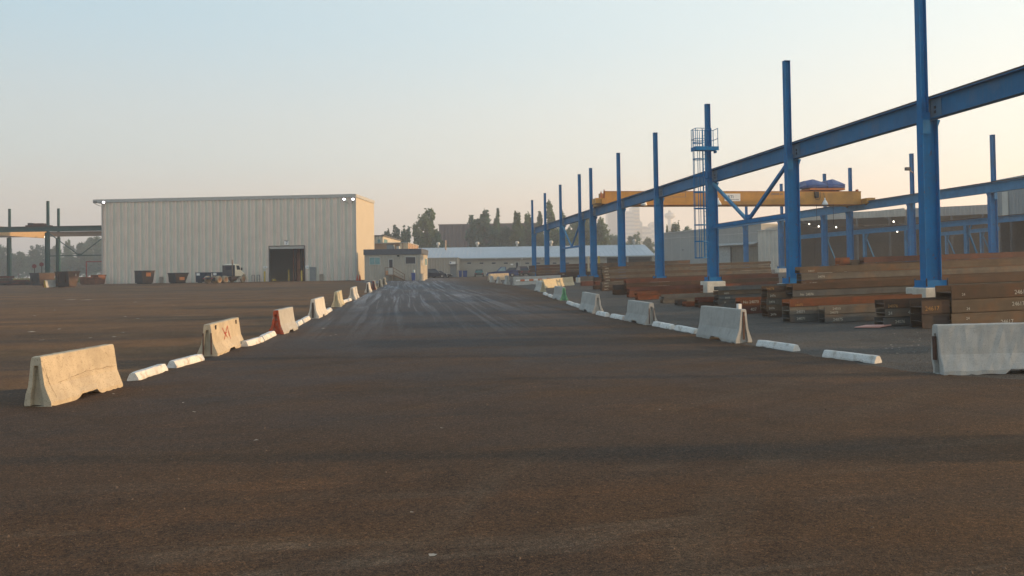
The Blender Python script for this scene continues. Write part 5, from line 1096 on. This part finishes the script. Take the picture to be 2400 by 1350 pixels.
# grass strip far left
mb = MB(); rg = random.Random(9)
for k in range(5000):
    p = GD(rg.uniform(-30, 250), rg.uniform(165, 215)); a = rg.uniform(0, 3.1); h = rg.uniform(.5, 1.3); c, s = math.cos(a)*.25, math.sin(a)*.25
    mb.add([(p.x-c, p.y-s, p.z), (p.x+c, p.y+s, p.z), (p.x+c*.3, p.y+s*.3+.2, p.z+h)], [(0, 1, 2)])
tag(mb.build('grass', mat('dry_grass', (.14, .14, .05), .9, .3, .5)), kind='stuff')
# ------------------------------------------------------------------ dark warehouse and trees
FB = Frame(GD(1030, 290), -8.4); t = FB.root('dark_warehouse', 'big dark brown warehouse rising behind the trees', 'building'); u1 = FB.u(1264); zt = FB.z(1030, 528)
q = MB(); corr(q, 0, u1, 0, zt, 1.5, .12); q.build('front_wall', mat('dark_brown_cladding', (.058, .046, .054), .8, .12, .3), t); MB().box(0, u1, .02, 40, 0, zt-.02).build('wall', mat('dark_brown_cladding', None), t); MB().box(-.2, u1+.2, -.3, 40, zt+.003, zt+.4).build('roof', M_roof, t)
def leafmat(n, c):
    m = mat('leaf_'+n, c, .8, .35, .25, spec=.2, rnd=.15); t = m.node_tree; b = t.nodes['Principled BSDF']
    tr = t.nodes.new('ShaderNodeBsdfTranslucent'); mx = t.nodes.new('ShaderNodeMixShader'); mx.inputs[0].default_value = .45
    src = b.inputs['Base Color'].links[0].from_socket; t.links.new(src, tr.inputs['Color'])
    t.links.new(b.outputs[0], mx.inputs[1]); t.links.new(tr.outputs[0], mx.inputs[2]); t.links.new(mx.outputs[0], t.nodes['Material Output'].inputs['Surface']); return m
LM = [leafmat('green', (.066, .145, .078)), leafmat('olive', (.100, .155, .070)), leafmat('dark', (.050, .115, .080))]
M_bark = mat('bark', (.09, .07, .055), .95, .3)
def tree(px, pyt, wpx, z, kind, lab, shape='round', seed=0, nl=4200, group='trees behind the low building'):
    P = GD(px, z); h = zat(px, pyt, P)-P.z; w_ = wpx*z/F; rt = np.random.RandomState(seed+int(px)+500); t = thing('tree', lab, 'tree', P, rt.uniform(0, 6), group)
    tk = MB(); pts = [(rt.uniform(-.03, .03)*h*k, rt.uniform(-.03, .03)*h*k, h*.86*k/4) for k in range(5)]
    for k in range(4): tk.tube(pts[k], pts[k+1], max(.03, h*.020*(1-k/5)), 7, max(.03, h*.020*(1-(k+1)/5)))
    nb = 15 if shape != 'tall' else 12; bl = []
    for k in range(nb):
        f = .22+.72*(k+.5)/nb
        if shape == 'round': rad = w_*.5*max(.2, 1-((f-.52)/.52)**2)**.5
        elif shape == 'cone': rad = w_*.5*(1.12-f)
        else: rad = w_*.5*(.95-.65*f)
        a = rt.uniform(0, 6.28); o_ = rt.uniform(.35, .75); c = np.array([math.cos(a)*rad*o_, math.sin(a)*rad*o_, h*f])
        q_ = rt.uniform(.42, .66); bl.append((c, np.array([rad*q_, rad*q_, h*.10*rt.uniform(.8, 1.4)])))
        tk.tube((0, 0, h*f*.72), c*np.array([.9, .9, 1]), h*.008, 5, .02)
    tk.build('trunk', M_bark, t)
    s = max(.28, h*.029)
    per = nl//nb; V = []
    for c, r in bl:
        sub = rt.normal(0, 1, (11, 3)); sub /= np.linalg.norm(sub, axis=1)[:, None]
        sc_ = c+sub*r*rt.uniform(.55, 1.35, (11, 1)); ix = rt.randint(0, 11, per)
        pt = sc_[ix]+rt.normal(0, 1, (per, 3))*r*.24
        n1 = rt.normal(0, 1, (per, 3)); n1 /= np.linalg.norm(n1, axis=1)[:, None]; n2 = np.cross(n1, rt.normal(0, 1, (per, 3))); n2 /= np.linalg.norm(n2, axis=1)[:, None]
        ss = (s*rt.uniform(.5, 1.2, (per, 1)))
        V.append(np.stack([pt-n1*ss, pt-n2*ss*.6, pt+n1*ss, pt+n2*ss*.6], 1))
    V = np.concatenate(V); V[:, :, 2] = np.clip(V[:, :, 2], h*.06, h*1.10); n = len(V)
    me = bpy.data.meshes.new('crown'); me.vertices.add(n*4); me.vertices.foreach_set('co', V.reshape(-1).astype(np.float32))
    me.loops.add(n*4); me.loops.foreach_set('vertex_index', np.arange(n*4, dtype=np.int32)); me.polygons.add(n); me.polygons.foreach_set('loop_start', np.arange(0, n*4, 4, dtype=np.int32)); me.polygons.foreach_set('loop_total', np.full(n, 4, dtype=np.int32))
    me.materials.append(LM[kind]); me.update(calc_edges=True); me.validate()
    o = bpy.data.objects.new('crown', me); COL.objects.link(o); o.parent = t
for a in (
 (905, 545, 22, 240, 2, 'small dark tree just beyond the cream workshop'), (927, 537, 26, 250, 2, 'small rounded tree second from the cream workshop'), (952, 538, 28, 245, 0, 'small tree just left of the tallest mid tree'),
 (980, 535, 30, 235, 0, 'green tree leaning on the left side of the tallest mid tree'), (1004, 496, 56, 232, 1, 'tall airy tree left of the dark warehouse', 'round', 3, 4200), (1030, 545, 34, 228, 2, 'dark low tree covering the left corner of the dark warehouse'),
 (1112, 516, 34, 245, 2, 'dark tree at the left of the pair before the dark warehouse'), (1140, 501, 44, 240, 2, 'broad dark tree in the middle before the dark warehouse', 'round', 5, 4600), (1166, 501, 30, 246, 0, 'upright tree with two tops before the dark warehouse', 'tall'),
 (1188, 535, 40, 236, 2, 'low dark tree filling the gap before the dark warehouse'), (1213, 497, 46, 234, 1, 'pale olive tree at the right end of the dark warehouse', 'cone', 2, 4600), (1236, 508, 30, 242, 1, 'olive tree just left of the first distant column'),
 (1268, 500, 26, 250, 1, 'thin airy tree just right of the first distant column', 'tall'), (1291, 474, 34, 248, 1, 'tallest pale poplar standing among the distant columns', 'tall', 1, 3800), (1321, 498, 40, 262, 2, 'dark pointed hazy tree above the small far brace', 'cone'),
 (1346, 517, 44, 255, 0, 'tree behind the small far V brace'), (1376, 512, 40, 240, 1, 'airy olive tree behind the close pair of columns'), (1408, 516, 44, 235, 1, 'rounded olive tree between the close pair and the next column', 'round', 4, 4400),
 (1262, 540, 40, 238, 1, 'low olive tree behind the last distant column'), (1300, 540, 44, 232, 0, 'low green tree under the tallest poplar'), (1340, 552, 44, 230, 0, 'low tree just above the low roof by the brace'),
 (1440, 552, 34, 330, 0, 'low hazy tree before the first tower block'), (1490, 549, 44, 330, 0, 'rounded hazy tree before the tallest tower block'), (1520, 560, 26, 320, 1, 'small hazy bush right of the rounded hazy tree'),
 (1566, 534, 16, 230, 1, 'small pointed tree above the grey warehouse corner', 'cone'), (1583, 527, 26, 235, 1, 'small tree below the hazy observation tower', 'round'), (1608, 538, 40, 240, 0, 'low tree above the grey warehouse roof')):
    tree(*a)
for a in (
 (-14, 575, 44, 235, 2, 'dark tree cut by the left picture edge'), (12, 583, 40, 240, 2, 'rounded tree beside the leftmost green column'), (42, 590, 40, 250, 0, 'pale low tree in the gap right of the leftmost green column'), (66, 600, 34, 280, 0, 'lowest hazy tree in the gap left of the tall green column'),
 (95, 578, 46, 240, 2, 'broad dark tree just left of the tall green column'), (126, 577, 36, 250, 2, 'tree between the two close green columns'), (160, 567, 44, 245, 0, 'spiky tree under the green V brace', 'cone'), (184, 574, 40, 235, 2, 'tree right below the tip of the green V brace'), (205, 560, 44, 262, 2, 'hazy tree between the brace tip and the hall'), (236, 557, 44, 240, 2, 'tree half hidden by the hall corner'), (255, 565, 44, 230, 2, 'tree hidden behind the hall corner')):
    tree(*(a[:3]+(a[3]+110,)+a[4:]), group='trees beyond the green runway')
# far low belt of woods along the horizon
mb = MB(); rb2 = random.Random(4)
for k in range(7000):
    px = rb2.uniform(-150, 1700); z = rb2.uniform(380, 470)
    if 1420 < px < 1600 and z < 440: z += 50
    p = GD(px, z); h = rb2.random()**.7*(9+2.5*math.sin(px*.03)+2*math.sin(px*.011)); s = rb2.uniform(.5, 1.1); a = rb2.uniform(0, 6.28); c, sn = math.cos(a)*s, math.sin(a)*s; v_ = rb2.uniform(-.6, .6)
    mb.add([(p.x-c, p.y-sn, p.z+h-.5*s), (p.x+sn*v_, p.y-c*v_, p.z+h-s), (p.x+c, p.y+sn, p.z+h+.3*s), (p.x-sn*v_, p.y+c*v_, p.z+h+s)], [(0, 1, 2, 3)])
tag(mb.build('far_woods', LM[2]), kind='stuff')
# ------------------------------------------------------------------ hazy city
M_tb = mat('tower_pale', (.42, .42, .42), .5, .06, .05); M_tg = mat('tower_glass', (.20, .25, .31), .25, .1, .05); M_ts = mat('tower_stone', (.44, .38, .32), .6, .06, .05)
def block(px0, px1, pyt, z, floors, m, m2, lab, dp=30, vert=False):
    F_ = Frame(GD(px0, z), -8.4); u1 = F_.u(px1); zt = F_.z(px0, pyt); t = F_.root('tower_block', lab, 'tower', 'hazy towers of the distant city')
    MB().box(0, u1, 0, dp, 0, zt).build('core', m2, t)
    q = MB()
    if vert:
        for k in range(floors): x = u1*k/floors; q.box(x, x+u1/floors*.55, -.35, -.003, 0, zt)
    else:
        for k in range(floors): z0 = zt*k/floors; q.box(-.3, u1+.3, -.4, -.003, z0, z0+zt/floors*.55); q.box(u1+.003, u1+.4, 0, dp, z0, z0+zt/floors*.55)
    q.build('floor_band', m, t); MB().box(u1*.2, u1*.7, dp*.3, dp*.7, zt+.003, zt+2.2).build('roof_plant', m2, t)
block(1427, 1448, 490, 1225, 14, M_tg, M_tg, 'bluish glass tower block, leftmost in the haze', vert=True); block(1466, 1488, 498, 1207, 14, M_tb, M_tg, 'bluish tower block just before the sunlit striped one', 12); block(1484, 1501, 484, 1233, 17, M_ts, M_tg, 'tallest tower block with sunlit floor stripes'); block(1449, 1466, 548, 1190, 8, M_tb, M_tg, 'low hazy block left of the sunlit tower')
block(1501, 1507, 519, 1260, 12, M_tg, M_tg, 'thin bluish tower right of the sunlit striped one'); block(1507, 1528, 533, 1225, 9, M_tb, M_tg, 'pale mid height block between the striped tower and the observation tower'); block(1528, 1546, 522, 1295, 9, M_tg, M_tb, 'faint block behind a blue column left of the observation tower')
P = GD(1572.5, 1260); zt = zat(1572, 492, P)-P.z; k = 1260/F
t = thing('observation_tower', 'hazy observation tower with a round pod on a slim shaft', 'tower', P, 0, None); zp0, zp1, zp2 = (zat(1572, y, P)-P.z for y in (513, 506, 499))
MB().lathe([(9*k, 0), (5.2*k, zp0*.4), (5*k, zp0)], 16).build('shaft', M_tb, t); MB().lathe([(5*k, zp0-.5), (9*k, zp0+1), (13.5*k, zp1-.5), (13.5*k, zp1+.6), (11*k, zp2-.8), (7*k, zp2), (5*k, zp2+.8)], 22).build('pod', M_tb, t); MB().lathe([(4*k, zp2+.8), (3.5*k, zt-.8), (0, zt)], 12).build('spire', M_tb, t)
# ------------------------------------------------------------------ air
vm = bpy.data.materials.new('air'); vm.use_nodes = True; vt = vm.node_tree
vt.nodes.remove(vt.nodes['Principled BSDF']); pv = vt.nodes.new('ShaderNodeVolumePrincipled'); pv.inputs['Color'].default_value = (.87, .925, .99, 1); pv.inputs['Density'].default_value = HAZE; pv.inputs['Anisotropy'].default_value = .2
vt.links.new(pv.outputs[0], vt.nodes['Material Output'].inputs['Volume'])
hz = MB().box(-620, 560, -80, 1420, -1.6, 108).build('haze', vm); tag(hz, kind='stuff')
